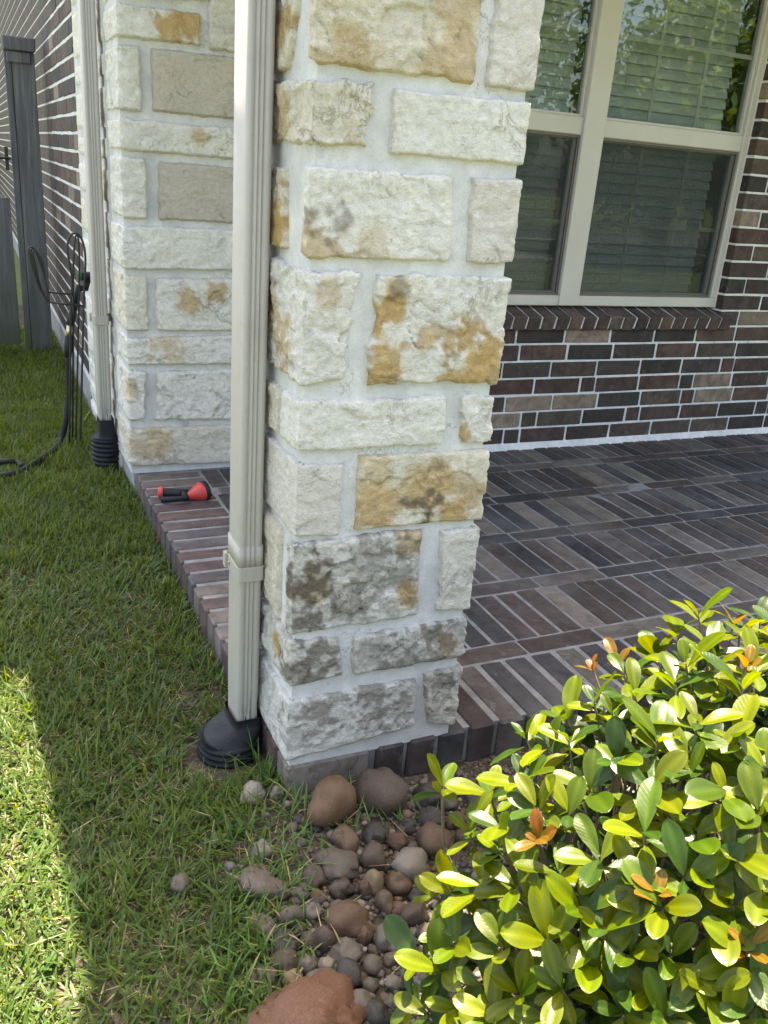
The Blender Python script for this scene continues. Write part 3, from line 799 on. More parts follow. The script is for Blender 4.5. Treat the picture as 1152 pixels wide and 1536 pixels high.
# window
YF = 1.885                      # front of the window frame
def window(x0, x1, left_end):
    w = MB()
    zb, zm0, zm1, zt = 0.640, 1.338, 1.408, WZ1
    w.box((x0, YF, zb), (x1, YF + 0.07, zb + 0.045)); w.box((x0, YF, zt - 0.04), (x1, YF + 0.07, zt))
    w.box((x0, YF, zb + 0.045), (x0 + 0.05, YF + 0.07, zt - 0.04)); w.box((x1 - 0.05, YF, zb + 0.045), (x1, YF + 0.07, zt - 0.04))
    win = hpart('window', w.mesh('window', FRAME, False, 0.004))
    gx0, gx1 = x0 + 0.05, x1 - 0.05
    obj('meeting_rail', MB().box((gx0 - 0.002, YF + 0.006, zm0), (gx1 + 0.002, YF + 0.06, zm1)).mesh('meeting_rail', FRAME, False, 0.004), win)
    # inner sash beads, one per pane
    for (za, zc2, yy) in ((zm1, zt - 0.04, YF + 0.018), (zb + 0.045, zm0, YF + 0.026)):
        s = MB(); e = 0.010 if yy < YF + 0.02 else 0.016
        s.box((gx0 - .001, yy, za), (gx0 + e, yy + 0.03, zc2)); s.box((gx1 - e, yy, za), (gx1 + .001, yy + 0.03, zc2))
        s.box((gx0 + e, yy, za - .001), (gx1 - e, yy + 0.03, za + e)); s.box((gx0 + e, yy, zc2 - e), (gx1 - e, yy + 0.03, zc2 + .001))
        obj('sash', s.mesh('sash', FRAME, False, 0.002), win)
        gl = MB().box((gx0 + e - 0.003, yy + 0.014, za + e - 0.003), (gx1 - e + 0.003, yy + 0.018, zc2 - e + 0.003))
        obj('pane', gl.mesh('pane', GLASS), win)
        for q in (1, 2):
            xq = gx0 + (gx1 - gx0) * q / 3
            obj('grille_bar', MB().box((xq - 0.009, yy + 0.0215, za + e), (xq + 0.009, yy + 0.026, zc2 - e)).mesh('grille_bar', FRAME), win)
        zq = za + (zc2 - za) * 0.47
        obj('grille_bar', MB().box((gx0 + e, yy + 0.020, zq - 0.009), (gx1 - e, yy + 0.0275, zq + 0.009)).mesh('grille_bar', FRAME), win)
    sf = MB(); yy = YF + 0.012; za, zc2 = zb + 0.045, zm0
    sf.box((gx0 + .001, yy, za), (gx0 + 0.011, yy + 0.012, zc2)); sf.box((gx1 - 0.011, yy, za), (gx1 - .001, yy + 0.012, zc2)); sf.box((gx0 + 0.011, yy, za), (gx1 - 0.011, yy + 0.012, za + 0.011)); sf.box((gx0 + 0.011, yy, zc2 - 0.011), (gx1 - 0.011, yy + 0.012, zc2))
    obj('screen_frame', sf.mesh('screen_frame', MATS['screen_bronze'], False, 0.002), win)
    sm = MB().box((gx0 + 0.008, yy + 0.005, za + 0.008), (gx1 - 0.008, yy + 0.007, zc2 - 0.008)); sm.F = [(0, 1, 5, 4)]
    obj('screen', sm.mesh('screen', SCREEN), win)
    return win
mat_plain('screen_bronze', (0.12, 0.10, 0.085), 0.5, 0.1)
MULL = 1.918
window(MULL - 0.01 + 0.0, 2.79, False)
window(1.02, MULL - 0.012, True)
hpart('mullion_cover', MB().box((MULL - 0.063, YF - 0.008, 0.642), (MULL + 0.043, YF + 0.002, WZ1)).mesh('mullion_cover', FRAME, False, 0.003))
hpart('caulk_bead', MB().box((2.768, YF - 0.004, 0.640), (2.80, YF + 0.004, WZ1)).mesh('caulk_bead', TRIM))
# dark room behind
rm = MB(); rm.box((0.75, YW + 0.125, 0.2), (3.1, 3.2, 2.6)); rm.F = [f[::-1] for f in rm.F if f != (0, 1, 5, 4)]
hpart('room', rm.mesh('room', ROOMM))
# blinds hang inside: things of their own
def blind(x0, x1, lab):
    b = empty('window_blind', ((x0 + x1) / 2, YF + 0.115, 2.1)); tag(b, lab, 'blind')
    off = Matrix.Translation(-Vector(b.location))
    sm = bpy.data.meshes.new('slat')
    n = 5; V = []; F = []
    L = x1 - x0
    for i in range(n):
        t = i / (n - 1) - 0.5
        yy = 0.0035 * (1 - (2 * t) ** 2)
        for xx in (-L / 2, L / 2):
            V.append((xx, -yy, t * 0.052)); 
        for xx in (-L / 2, L / 2):
            V.append((xx, -yy + 0.0025, t * 0.052))
    for i in range(n - 1):
        a = i * 4; c = a + 4
        F += [(a, a + 1, c + 1, c), (a + 2, c + 2, c + 3, a + 3), (a, c, c + 2, a + 2), (a + 1, a + 3, c + 3, c + 1)]
    F += [(0, 2, 3, 1), ((n - 1) * 4, (n - 1) * 4 + 1, (n - 1) * 4 + 3, (n - 1) * 4 + 2)]
    sm.from_pydata(V, [], F); sm.materials.append(BLIND); sm.update()
    z = 2.06
    while z > 0.70:
        s = obj('slat', sm, b, loc=(random.uniform(-.002, .002), 0, z - 2.1), rot=(random.uniform(-0.02, 0.02) - 0.36, random.uniform(-0.0025, 0.0025), 0)); z -= 0.0435
    o = obj('head_rail', MB().box((x0, YF + 0.09, 2.075), (x1, YF + 0.14, 2.115)).mesh('head_rail', BLIND), b); o.matrix_parent_inverse = off
    o = obj('bottom_rail', MB().box((x0, YF + 0.10, 0.672), (x1, YF + 0.13, 0.69)).mesh('bottom_rail', BLIND), b); o.matrix_parent_inverse = off
    for q in (0.16, 0.84):
        xq = x0 + (x1 - x0) * q
        o = obj('ladder_cord', MB().tube([(xq, YF + 0.086, 2.08), (xq, YF + 0.084, 0.69)], 0.0016, 5).mesh('ladder_cord', BLIND), b); o.matrix_parent_inverse = off
blind(1.985, 2.695, 'closed pale slatted blind behind the window panes nearer the brick jamb')
blind(1.10, 1.845, 'closed pale slatted blind behind the window panes beside the stone pillar')

# house stone corner
corner = hpart('stone_corner', MB().box((-0.012, YW + 0.008, 0.0), (0.60, YW + 0.30, 3.9)).box((-0.016, YW + 0.29, 0.0), (0.12, 3.05, 3.9)).mesh('stone_corner', MORTAR))
XC = -0.006
def back_stone(seed, ct, tr, br, cb, lt=None, lb=None, **kw):
    path = []
    far = tr[0] >= 350
    if lt is not None:
        a = onx(*lt, XC - 0.012); b = onx(*lb, XC - 0.012)
        L = min(max(0.12, (a[1] - YW)), 0.26)
        c = ony(*ct, YW); d = ony(*cb, YW)
        path.append(((XC, YW + L), c[2] + 0.0, (XC, YW + L), d[2]))
        path.append(((XC, YW), c[2], (XC, YW), d[2]))
    else:
        c = ony(*ct, YW); d = ony(*cb, YW)
        path.append(((c[0], YW), c[2], (d[0], YW), d[2]))
    e = ony(*tr, YW); g = ony(*br, YW)
    x1a, x1b = (0.592, 0.592) if far else (e[0], g[0])
    path.append(((x1a, YW), e[2], (x1b, YW), g[2]))
    o = obj('stone', stone_mesh('stone', path, nz_step=0.0062, seed=seed, **kw), corner)
CY = YW
def Bb(u, v, r, a): return (ony(u, v, CY), r, a)
BR_ = dict(rough=1.15, proud=0.012, inset=0.022)
back_stone(101, (170, -60), (330, -50), (318, 3), (171, -8), (152, -60), (152, -8), tint=WHITE, **BR_)
back_stone(102, (171, 3), (302, 20), (301, 69), (173, 55), (151, 0), (153, 60), tint=WHITE, ochre=[Bb(255, 35, 0.06, 0.9), Bb(285, 40, 0.06, 0.85)], **BR_)
back_stone(103, (314, -30), (352, -25), (352, 78), (313, 75), tint=PINKW, **BR_)
back_stone(104, (177, 66), (210, 67), (213, 168), (180, 165), (153, 69), (157, 164), tint=WHITE, damt=0.1, **BR_)
back_stone(105, (226, 71), (352, 84), (352, 180), (228, 168), tint=GREYB, rough=0.6, proud=0.008, inset=0.02)
back_stone(106, (180, 177), (352, 191), (352, 240), (181, 225), (160, 177), (161, 222), tint=WHITE, ochre=[Bb(300, 205, 0.04, 0.5)], **BR_)
back_stone(107, (181, 233), (219, 237), (223, 330), (183, 327), (165, 233), (166, 320), tint=WHITE, damt=0.08, **BR_)
back_stone(108, (238, 241), (352, 252), (352, 336), (237, 330), tint=GREYB, rough=0.6, proud=0.008, inset=0.02)
back_stone(109, (183, 338), (352, 342), (352, 405), (186, 404), (166, 330), (168, 394), tint=IVORY, rough=1.3, proud=0.014, inset=0.024)
back_stone(110, (188, 411), (220, 416), (223, 497), (191, 497), (168, 403), (171, 480), tint=(0.73, 0.69, 0.58), oamt=0.25, **BR_)
back_stone(111, (233, 417), (352, 415), (352, 497), (234, 497), tint=WHITE, ochre=[Bb(285, 450, 0.05, 0.7), Bb(320, 440, 0.05, 0.7)], **BR_)
back_stone(112, (192, 506), (352, 501), (352, 547), (194, 548), (176, 504), (178, 546), tint=WHITE, ochre=[Bb(250, 520, 0.07, 0.5)], **BR_)
back_stone(113, (191, 555), (220, 555), (217, 627), (197, 632), (172, 540), (176, 610), tint=WHITE, ochre=[Bb(190, 590, 0.05, 0.6)], damt=0.1, **BR_)
back_stone(114, (235, 557), (352, 552), (352, 632), (233, 630), tint=WHITE, rough=1.4, proud=0.012, inset=0.024)
back_stone(115, (198, 642), (352, 637), (352, 695), (200, 700), (178, 620), (188, 690), tint=(0.66, 0.61, 0.52), oamt=0.25, ochre=[Bb(230, 665, 0.08, 0.5)], dark=[Bb(250, 690, 0.06, 0.4)], **BR_)
# stones above the picture, and along the side of the house as far as the brick
for k in range(9):
    za, zb2 = 1.73 + 0.24 * k, 1.95 + 0.24 * k
    obj('stone', stone_mesh('stone', [((XC, YW + 0.2), zb2, (XC, YW + 0.2), za), ((XC, YW), zb2, (XC, YW), za), ((0.59, YW), zb2, (0.59, YW), za)], nz_step=0.03, seed=150 + k, tint=WHITE), corner)
rs = random.Random(9)
zz = -0.14
kk = 0
while zz < 2.0:
    hgt = rs.choice([0.105, 0.17, 0.2, 0.15])
    ya = YW + 0.30
    ends = [2.36 + (0.12 if kk % 2 else 0), 3.04]
    for e in ends:
        obj('stone', stone_mesh('stone', [((XC - 0.004, e - 0.008), zz + hgt - 0.014, (XC - 0.004, e - 0.008), zz), ((XC - 0.004, ya), zz + hgt - 0.014, (XC - 0.004, ya), zz)], nz_step=0.016, seed=200 + kk, tint=rs.choice([WHITE, IVORY, CREAM, WHITE]), oamt=rs.choice([0.05, 0.1, 0.4]), proud=0.010), corner)
        ya = e + 0.010; kk += 1
    zz += hgt
# side wall of brick, receding
XS = -0.020
side = hpart('side_wall', MB().box((XS + 0.0022, 3.05, 0.06), (0.12, 16.0, 3.9)).mesh('side_wall', WMORTAR))
SBK = [brick_mesh('brick', 0.09, 0.243, 0.067, BRICK, 90 + s) for s in range(4)]
rests = MB(); cnt = 0
for k in range(0, 36):
    zc_ = 0.10 + 0.0335 + 0.0785 * k
    yy = 3.055 - (0.12 if k % 2 else 0.0)
    while yy < 15.8:
        a, b = max(yy, 3.055), yy + 0.243; yy += 0.255
        if b - a < 0.04: continue
        c = (XS + 0.045, (a + b) / 2, zc_)
        if in_view((XS, c[1], c[2]), 10) and b < 4.45:
            place_brick(rw.choice(SBK), c, side, pick(PAL_WALL, rw), 1.0, (b - a) / 0.243)
        else:
            rests.box((XS, a, zc_ - 0.0335), (XS + 0.09, b, zc_ + 0.0335))
o = rests.build('brick_courses', BRICK, side); o['kind'] = 'stuff'; o.color = (0.075, 0.054, 0.047, 1)
hpart('foundation', MB().box((XS + 0.004, 3.06, -0.35), (0.12, 16.0, 0.10)).box((-0.004, YW + 0.012, -0.35), (0.2, 3.055, 0.004)).mesh('foundation', CONC))
# upper walls and roofs (above the picture; they throw the shade)
hpart('upper_wall', MB().box((0.13, YW + 0.131, 2.62), (4.9, 9.6, 3.9)).mesh('upper_wall', BRICK)).color = (0.06, 0.045, 0.04, 1)
hpart('gable_wall', MB().box((4.9, YW, -0.3), (5.1, 9.6, 3.9)).mesh('gable_wall', WMORTAR))
def slab(x0, x1, y0, y1, za, zb, zc, zd):
    return MB().add([(x0, y0, za), (x1, y0, za), (x1, y1, zb), (x0, y1, zb), (x0, y0, zc), (x1, y0, zc), (x1, y1, zd), (x0, y1, zd)],
                    [(3, 2, 1, 0), (4, 5, 6, 7), (0, 1, 5, 4), (1, 2, 6, 5), (2, 3, 7, 6), (3, 0, 4, 7)])
hpart('main_roof', MB().add([(-0.12, 1.68, 3.9), (5.6, 1.68, 3.9), (5.6, 16.2, 3.9), (-0.12, 16.2, 3.9), (-0.12, 1.68, 4.0), (5.6, 1.68, 4.0), (5.6, 16.2, 4.0), (-0.12, 16.2, 4.0), (2.5, 5.0, 5.2), (3.2, 5.0, 5.2), (3.2, 13, 5.2), (2.5, 13, 5.2)],
                           [(3, 2, 1, 0), (0, 1, 5, 4), (1, 2, 6, 5), (2, 3, 7, 6), (3, 0, 4, 7), (4, 5, 9, 8), (5, 6, 10, 9), (6, 7, 11, 10), (7, 4, 8, 11), (8, 9, 10, 11)]).mesh('main_roof', SHINGLE))
hpart('porch_roof', slab(0.0, 5.0, 0.30, 1.83, 2.32, 2.62, 2.45, 2.80).mesh('porch_roof', TRIM))
hpart('shade_block', MB().box((0.0, 0.04, 2.318), (0.42, 0.36, 2.42)).mesh('shade_block', TRIM))  # unseen block added over the pillar to shade the lawn and rock bed

# ---------------------------------------------------------------- downspouts
def downspout(name, x0, x1, y0, y1, zb, zt, lab, strap_z, seam_z, side_x):
    root = empty(name, ((x0 + x1) / 2, (y0 + y1) / 2, GZ)); tag(root, lab, 'downspout', 'tan downspouts on the stone corners')
    off = Matrix.Translation(-Vector(root.location))
    def profile(x0, x1, y0, y1, inset=0.0, ribs=True):
        pts = []
        r = 0.008
        def corner_(cx, cy, a0):
            for q in range(4):
                a = a0 + q * math.pi / 6; pts.append((cx + r * math.cos(a), cy + r * math.sin(a)))
        def ribbed(p, q, n):
            p = np.array(p); q = np.array(q); d = q - p; L = np.linalg.norm(d); d /= L; nn = np.array([d[1], -d[0]])
            if not ribs: return
            m = n * 6
            for k in range(1, m):
                f = k / m
                a = p + d * (L * (0.10 + 0.80 * f)); dep = 0.0032 * 0.5 * (1 - math.cos(2 * math.pi * f * n))
                pts.append(tuple(a - nn * dep))
        corner_(x0 + r, y0 + r, math.pi)
        ribbed((x0 + r, y0), (x1 - r, y0), 3)
        corner_(x1 - r, y0 + r, 1.5 * math.pi)
        corner_(x1 - r, y1 - r, 0)
        corner_(x0 + r, y1 - r, 0.5 * math.pi)
        return pts
    pr = profile(x0, x1, y0, y1)
    rings = []
    zs = [zt] + ([seam_z + 0.0] if seam_z else []) + [zb + 0.12, zb + 0.09, zb + 0.065, zb + 0.045, zb + 0.02, zb]
    cx, cy = (x0 + x1) / 2, (y0 + y1) / 2
    for z in zs:
        t = sstep(zb + 0.10, zb, z)
        rg = []
        for i, (a, b) in enumerate(pr):
            s = 1 - 0.22 * float(t)
            dx = (a - cx) * (1 - 0.10 * float(t)); dy = (b - cy) * s
            cr = float(t) * 0.004 * math.sin(i * 1.7 + z * 60)
            rg.append((cx + dx + cr, cy + dy - 0.003 * float(t), z))
        rings.append(rg)
    m = MB().loft(rings)
    o = obj('pipe', m.mesh('pipe', PIPE, True), root); o.matrix_parent_inverse = off
    me = o.data
    if seam_z:                                          # sleeve of the lower length over the upper one
        e = 0.0022
        pr2 = profile(x0 - e, x1 + e, y0 - e, y1 + e)
        o = obj('seam_sleeve', MB().loft([[(a, b, seam_z) for a, b in pr2], [(a, b, seam_z - 0.045) for a, b in pr2]]).mesh('seam_sleeve', PIPE, True), root); o.matrix_parent_inverse = off
    e = 0.004
    pr3 = profile(x0 - e, x1 + e, y0 - e, y1 + e, ribs=False)
    st = MB().loft([[(a, b, strap_z + 0.016) for a, b in pr3], [(a, b, strap_z - 0.016) for a, b in pr3]])
    st.box((x0 - 0.010, y1 - 0.012, strap_z - 0.016), (side_x, y1 + 0.006, strap_z + 0.016))
    o = obj('strap', st.mesh('strap', PIPE, False, 0.0008), root); o.matrix_parent_inverse = off
    o = obj('screw', MB().tube([(x0 - e - 0.001, (y0 + y1) / 2 + 0.02, strap_z), (x0 - e - 0.004, (y0 + y1) / 2 + 0.02, strap_z)], 0.004, 8).mesh('screw', BRASS), root); o.matrix_parent_inverse = off
    return root, off
def rrect(cx, cy, hx, hy, z, p=4.0, n=36, tilt=0.0):
    out = []
    for k in range(n):
        a = 2 * math.pi * k / n; c, s = math.cos(a), math.sin(a)
        out.append((cx + hx * abs(c) ** (2 / p) * (1 if c >= 0 else -1), cy + hy * abs(s) ** (2 / p) * (1 if s >= 0 else -1), z + tilt * c))
    return out
DX0, DX1, DY0, DY1 = -0.060, -0.012, 0.163, 0.25
ds, doff = downspout('downspout', DX0, DX1, DY0, DY1, -0.012, 2.42, 'tan ribbed downspout strapped to the stone pillar with wide black drain boot', onx(362, 868, -0.06)[2] + 0.0, 0.428, 0.004)
b = MB()
cx, cy = (DX0 + DX1) / 2, (DY0 + DY1) / 2
rings = [rrect(cx, cy, 0.031, 0.043, 0.016, 7), rrect(cx, cy, 0.031, 0.043, -0.002, 7), rrect(cx - 0.002, cy, 0.034, 0.045, -0.006, 6)]
for t in np.linspace(0.15, 1, 6):
    rings.append(rrect(cx - 0.028 * t, cy - 0.006 * t, 0.034 + 0.030 * t, 0.045 + 0.018 * t, -0.006 - 0.030 * t ** 1.25, 6 - 3.8 * t ** 0.6, tilt=0.006 * t))
zz = -0.037
for i in range(5):
    for dr, dz in ((0.000, 0.0), (0.007, -0.003), (0.007, -0.0085), (0.0, -0.0115), (0.0, -0.0135)):
        rings.append(rrect(cx - 0.028, cy - 0.006, 0.064 + dr + 0.001 * i, 0.064 + dr + 0.001 * i, zz + dz, 2.1, tilt=0.005))
    zz -= 0.0145
rings.append(rrect(cx - 0.030, cy - 0.004, 0.069, 0.069, -0.16, 2.1))
o = obj('drain_boot', b.loft(rings, False).mesh('drain_boot', BLACKP, True), ds); o.matrix_parent_inverse = doff
EX0, EX1, EY0, EY1 = -0.086, -0.036, 2.15, 2.235
ds2, doff2 = downspout('downspout', EX0, EX1, EY0, EY1, 0.112, 3.9, 'tan downspout at the house corner ending in a corrugated black drain pipe', ony(160, 481, 2.15)[2], None, 0.0)
b = MB(); cx, cy = -0.058, 2.192
rings = [rrect(cx, cy, 0.030, 0.046, 0.125, 6), rrect(cx, cy, 0.033, 0.049, 0.06, 6), rrect(cx, cy, 0.040, 0.052, 0.05, 4), rrect(cx, cy, 0.056, 0.058, 0.046, 2.2)]
zz = 0.044
for i in range(7):
    for dr, dz in ((0.0, 0.0), (0.006, -0.004), (0.006, -0.011), (0.0, -0.015)):
        rings.append(rrect(cx, cy, 0.055 + dr, 0.055 + dr, zz + dz, 2.0))
    zz -= 0.0195
rings.append(rrect(cx, cy, 0.055, 0.055, -0.16, 2.0))
o = obj('drain_boot', b.loft(rings, False).mesh('drain_boot', BLACKP, True), ds2); o.matrix_parent_inverse = doff2

# ---------------------------------------------------------------- fence and gate at the side of the house
YFN = 4.5
fence = empty('gate_post', (-0.16, YFN, GZ)); tag(fence, 'weathered grey gate post of tall boards with small cap against the brick side wall', 'post')
foff = Matrix.Translation(-Vector(fence.location))
def fpart(name, m, mat, par, off, bev=0.003):
    o = obj(name, m.mesh(name, mat, False, bev), par); o.matrix_parent_inverse = off; return o
fpart('board', MB().box((-0.196, YFN, GZ - 0.1), (-0.075, YFN + 0.03, 1.60)), WOOD, fence, foff)
fpart('board', MB().box((-0.234, YFN + 0.004, GZ - 0.1), (-0.1985, YFN + 0.034, 1.60)), WOOD, fence, foff)
fpart('post', MB().box((-0.20, YFN + 0.035, GZ - 0.1), (-0.095, YFN + 0.125, 1.58)), WOOD, fence, foff)
fpart('cap', MB().box((-0.238, YFN - 0.035, 1.605), (-0.068, YFN + 0.13, 1.675)), WOOD, fence, foff, 0.006)
fpart('trim', MB().box((-0.222, YFN - 0.018, 1.545), (-0.098, YFN - 0.001, 1.60)), WOOD, fence, foff)
lt = MB(); p = ony(11, 240, YFN - 0.02)
lt.box((p[0] - 0.012, YFN - 0.018, p[2] - 0.055), (p[0] + 0.008, YFN, p[2] + 0.07)); lt.tube([(p[0] - 0.14, YFN - 0.025, p[2] + 0.01), (p[0] + 0.02, YFN - 0.025, p[2] + 0.01)], 0.008, 8)
lt.tube([(p[0] - 0.075, YFN - 0.03, p[2] + 0.03), (p[0] - 0.07, YFN - 0.03, p[2] - 0.19)], 0.011, 8)
o = obj('latch', lt.mesh('latch', WIRE, False), fence); o.matrix_parent_inverse = foff
gate = empty('gate', (-0.7, YFN, GZ)); tag(gate, 'old mossy wooden side gate hanging beside the grey gate post', 'gate')
goff = Matrix.Translation(-Vector(gate.location))
x = -0.262
for k in range(7):
    fpart('board', MB().box((x - 0.138, YFN + 0.002 * (k % 2), GZ + 0.05 + 0.01 * (k % 3)), (x, YFN + 0.022, 0.82 + 0.012 * (k % 2))), WOOD, gate, goff); x -= 0.142
fpart('rail', MB().box((-1.31, YFN + 0.0225, 0.10), (-0.265, YFN + 0.06, 0.19)), WOOD, gate, goff)
fpart('rail', MB().box((-1.31, YFN + 0.0225, 0.60), (-0.265, YFN + 0.06, 0.69)), WOOD, gate, goff)
# side yard beyond the gate
bf = empty('back_fence', (-0.9, 15.4, GZ)); tag(bf, 'tall grey board fence closing the side yard beyond the gate', 'fence')
boff = Matrix.Translation(-Vector(bf.location))
x = -0.04
for k in range(14):
    fpart('board', MB().box((x - 0.14, 15.4 + 0.004 * (k % 2), GZ - 0.05), (x, 15.43, 1.75)), WOOD, bf, boff); x -= 0.143

# ---------------------------------------------------------------- wire hose stand, hose, tap
SYD = 2.5
stand = empty('wire_stand', (-0.14, SYD, GZ)); tag(stand, 'black wire garden hose stand with looped arms in the grass beside the house corner', 'hose stand')
soff = Matrix.Translation(-Vector(stand.location))
def P3(u, v, y=SYD): return tuple(ony(u, v, y))
def spart(name, pts, r):
    o = obj(name, MB().tube(pts, r, 6).mesh(name, WIRE, True), stand); o.matrix_parent_inverse = soff
def smooth_pts(pts, n=6):
    pts = [np.array(p) for p in pts]; out = []
    P = [pts[0]] + pts + [pts[-1]]
    for i in range(1, len(P) - 2):
        for k in range(n):
            t = k / n; a, b, c, d = P[i - 1], P[i], P[i + 1], P[i + 2]
            out.append(tuple(0.5 * ((2 * b) + (-a + c) * t + (2 * a - 5 * b + 4 * c - d) * t * t + (-a + 3 * b - 3 * c + d) * t ** 3)))
    out.append(tuple(pts[-1])); return out
spart('arch', smooth_pts([P3(104, 672), P3(106, 470), P3(108, 420), P3(101, 372), P3(108, 351), P3(121, 356), P3(128, 385), P3(126, 440), P3(124, 520), P3(120, 690)]), 0.0048)
spart('arch', smooth_pts([P3(109, 655, 2.56), P3(110, 480, 2.56), P3(110, 400, 2.56), P3(113, 356, 2.56), P3(118, 362, 2.56), P3(119, 420, 2.56), P3(117, 520, 2.56), P3(113.5, 680, 2.56)]), 0.0042)
spart('arm', [P3(125, 459), P3(72, 453)], 0.0044)
spart('arm', [P3(110, 442, 2.56), P3(72, 438, 2.53)], 0.0044)
for (du, dv, yy) in ((0, 0, 2.50), (5, 2, 2.52), (10, 5, 2.54)):
    spart('loop', smooth_pts([P3(72, 453, 2.5), P3(66 + du * 0.3, 444 + dv, yy), P3(56 + du * 0.3, 425, yy), P3(46 + du * 0.6, 392, yy), P3(43 + du * 0.6, 374 + dv, yy), P3(50 + du * 0.5, 372 + dv, yy), P3(60 + du * 0.4, 395, yy), P3(69, 425, yy), P3(72, 453, 2.5)]), 0.0040)
hose = tag(MB().tube(smooth_pts([P3(119, 428, 2.6), P3(112, 455, 2.58), P3(104, 500, 2.56), P3(102, 540, 2.55), P3(103, 590, 2.55), P3(99, 632, 2.54), tuple(onz(91, 660, -0.066)), tuple(onz(80, 675, -0.066)), tuple(onz(58, 690, -0.066)), tuple(onz(36, 704, -0.066)), tuple(onz(10, 712, -0.062)), tuple(onz(-30, 712, -0.066)), tuple(onz(-50, 700, -0.066)), tuple(onz(-30, 690, -0.062)), tuple(onz(5, 692, -0.058)), tuple(onz(25, 693, -0.066)), tuple(onz(33, 700, -0.07))], 7), 0.0122, 10).build('garden_hose', RUBBER, None, True), 'black garden hose dropping past the wire stand and lying on the grass', 'hose')
hp = hose.location.copy()
hc = obj('coupling', MB().tube([P3(105, 488, 2.562), P3(103.2, 505, 2.56)], 0.0135, 12).mesh('coupling', BRASS, True), hose)
hc = obj('grip', MB().tube([P3(103.2, 505, 2.56), P3(102.3, 522, 2.556), P3(102, 536, 2.553)], [0.017, 0.018, 0.0145], 12).mesh('grip', RUBBER, True), hose)
hc = obj('grip', MB().tube([P3(112, 455, 2.58), P3(108, 475, 2.57), P3(105, 488, 2.562)], [0.014, 0.0165, 0.0165], 12).mesh('grip', RUBBER, True), hose)
tp = empty('tap_splitter', tuple(ony(128, 415, 2.62))); tag(tp, 'black tap splitter with green ring on the wall behind the corner downspout', 'tap')
toff = Matrix.Translation(-Vector(tp.location))
q = ony(128, 414, 2.62)
o = obj('body', MB().tube([(q[0] - 0.016, 2.62, q[2]), (-0.01, 2.62, q[2] - 0.002)], 0.019, 14).mesh('body', BLACKP, True), tp); o.matrix_parent_inverse = toff
o = obj('ring', MB().tube([(q[0] - 0.028, 2.62, q[2]), (q[0] - 0.016, 2.62, q[2])], 0.0205, 14).mesh('ring', GREENP, True), tp); o.matrix_parent_inverse = toff
o = obj('outlet', MB().tube([(q[0] + 0.01, 2.62, q[2] - 0.01), (q[0] - 0.004, 2.61, q[2] - 0.05), tuple(ony(118, 432, 2.6))], [0.014, 0.016, 0.0125], 10).mesh('outlet', BLACKP, True), tp); o.matrix_parent_inverse = toff

# ---------------------------------------------------------------- spray nozzle lying on the porch
nz = empty('spray_nozzle', (0.12, 1.56, 0)); tag(nz, 'red and black hose spray nozzle lying on the brick porch edging', 'nozzle')
noff = Matrix.Translation(-Vector(nz.location))
def npart(name, m, mat, smooth=True, bev=0):
    o = obj(name, m.mesh(name, mat, smooth, bev), nz); o.matrix_parent_inverse = noff; return o
A = np.array(onz(290, 735, 0.034)); Bq = np.array(onz(243, 741, 0.021))
ax = A - Bq; ax[2] = 0; ax /= np.linalg.norm(ax)
hd = np.array([0.94, 0.30, 0.12]); hd /= np.linalg.norm(hd)
c0 = np.array(onz(279, 745, 0.020)); 
npart('head', MB().tube([c0, c0 + hd * 0.012, c0 + hd * 0.028, c0 + hd * 0.046, c0 + hd * 0.062, c0 + hd * 0.070], [0.013, 0.014, 0.020, 0.030, 0.0345, 0.034], 24), REDP)
npart('rim', MB().tube([c0 + hd * 0.066, c0 + hd * 0.070, c0 + hd * 0.082, c0 + hd * 0.085], [0.035, 0.037, 0.0365, 0.031], 24), BLACKP)
hb = c0 + np.array([0.008, 0.012, 0.006]); he = np.array(onz(246, 739, 0.024))
npart('handle', MB().tube([hb, hb * 0.6 + he * 0.4, hb * 0.2 + he * 0.8, he], [0.0155, 0.0150, 0.0165, 0.018], 14), BLACKP)
dv = (he - hb) / np.linalg.norm(he - hb)
npart('hose_collar', MB().tube([he, he + dv * 0.004, he + dv * 0.016, he + dv * 0.019], [0.018, 0.0215, 0.0215, 0.017], 16), REDP)
l0 = c0 + np.array([0.004, -0.012, 0.002]); l1 = np.array(onz(242, 750, 0.012))
npart('lever', MB().tube([l0, l0 * 0.75 + l1 * 0.25 + np.array([0, -.004, 0]), l0 * 0.4 + l1 * 0.6 + np.array([0, -.003, 0]), l1], [0.009, 0.0085, 0.0105, 0.0105], 12), BLACKP)
npart('pivot', MB().tube([c0 + np.array([-0.004, -0.018, 0.0]), c0 + np.array([-0.004, 0.016, 0.010])], 0.0125, 12), BLACKP)

# ---------------------------------------------------------------- river rocks
def rock_mesh(name, seed, sub=4, rough=0.18, flat=0.65, angular=0.0):
    bm = bmesh.new(); bmesh.ops.create_icosphere(bm, subdivisions=sub, radius=1.0)
    V = np.array([v.co[:] for v in bm.verts])
    n = 1 + rough * fbm(V * 1.1 + seed * 7.7, 3, seed) + 0.05 * fbm(V * 3.5 + seed, 3, seed + 4)
    if angular:
        n = n + angular * facets(V * 1.15 + seed * 3.3, seed)
    n = n + 0.008 * fbm(V * 7 + seed, 2, seed + 8)
    V = V * n[:, None]; V[:, 2] *= flat
    for v, c in zip(bm.verts, V): v.co = c
    me = bpy.data.meshes.new(name); bm.to_mesh(me); bm.free()
    me.materials.append(ROCK); me.polygons.foreach_set('use_smooth', [True] * len(me.polygons)); me.update()
    return me
RM = [rock_mesh('river_rock', s, 3, 0.42, 0.74, 0.07) for s in range(6)] + [rock_mesh('river_rock', 20 + s, 3, 0.36, 0.68, 0.19) for s in range(10)]
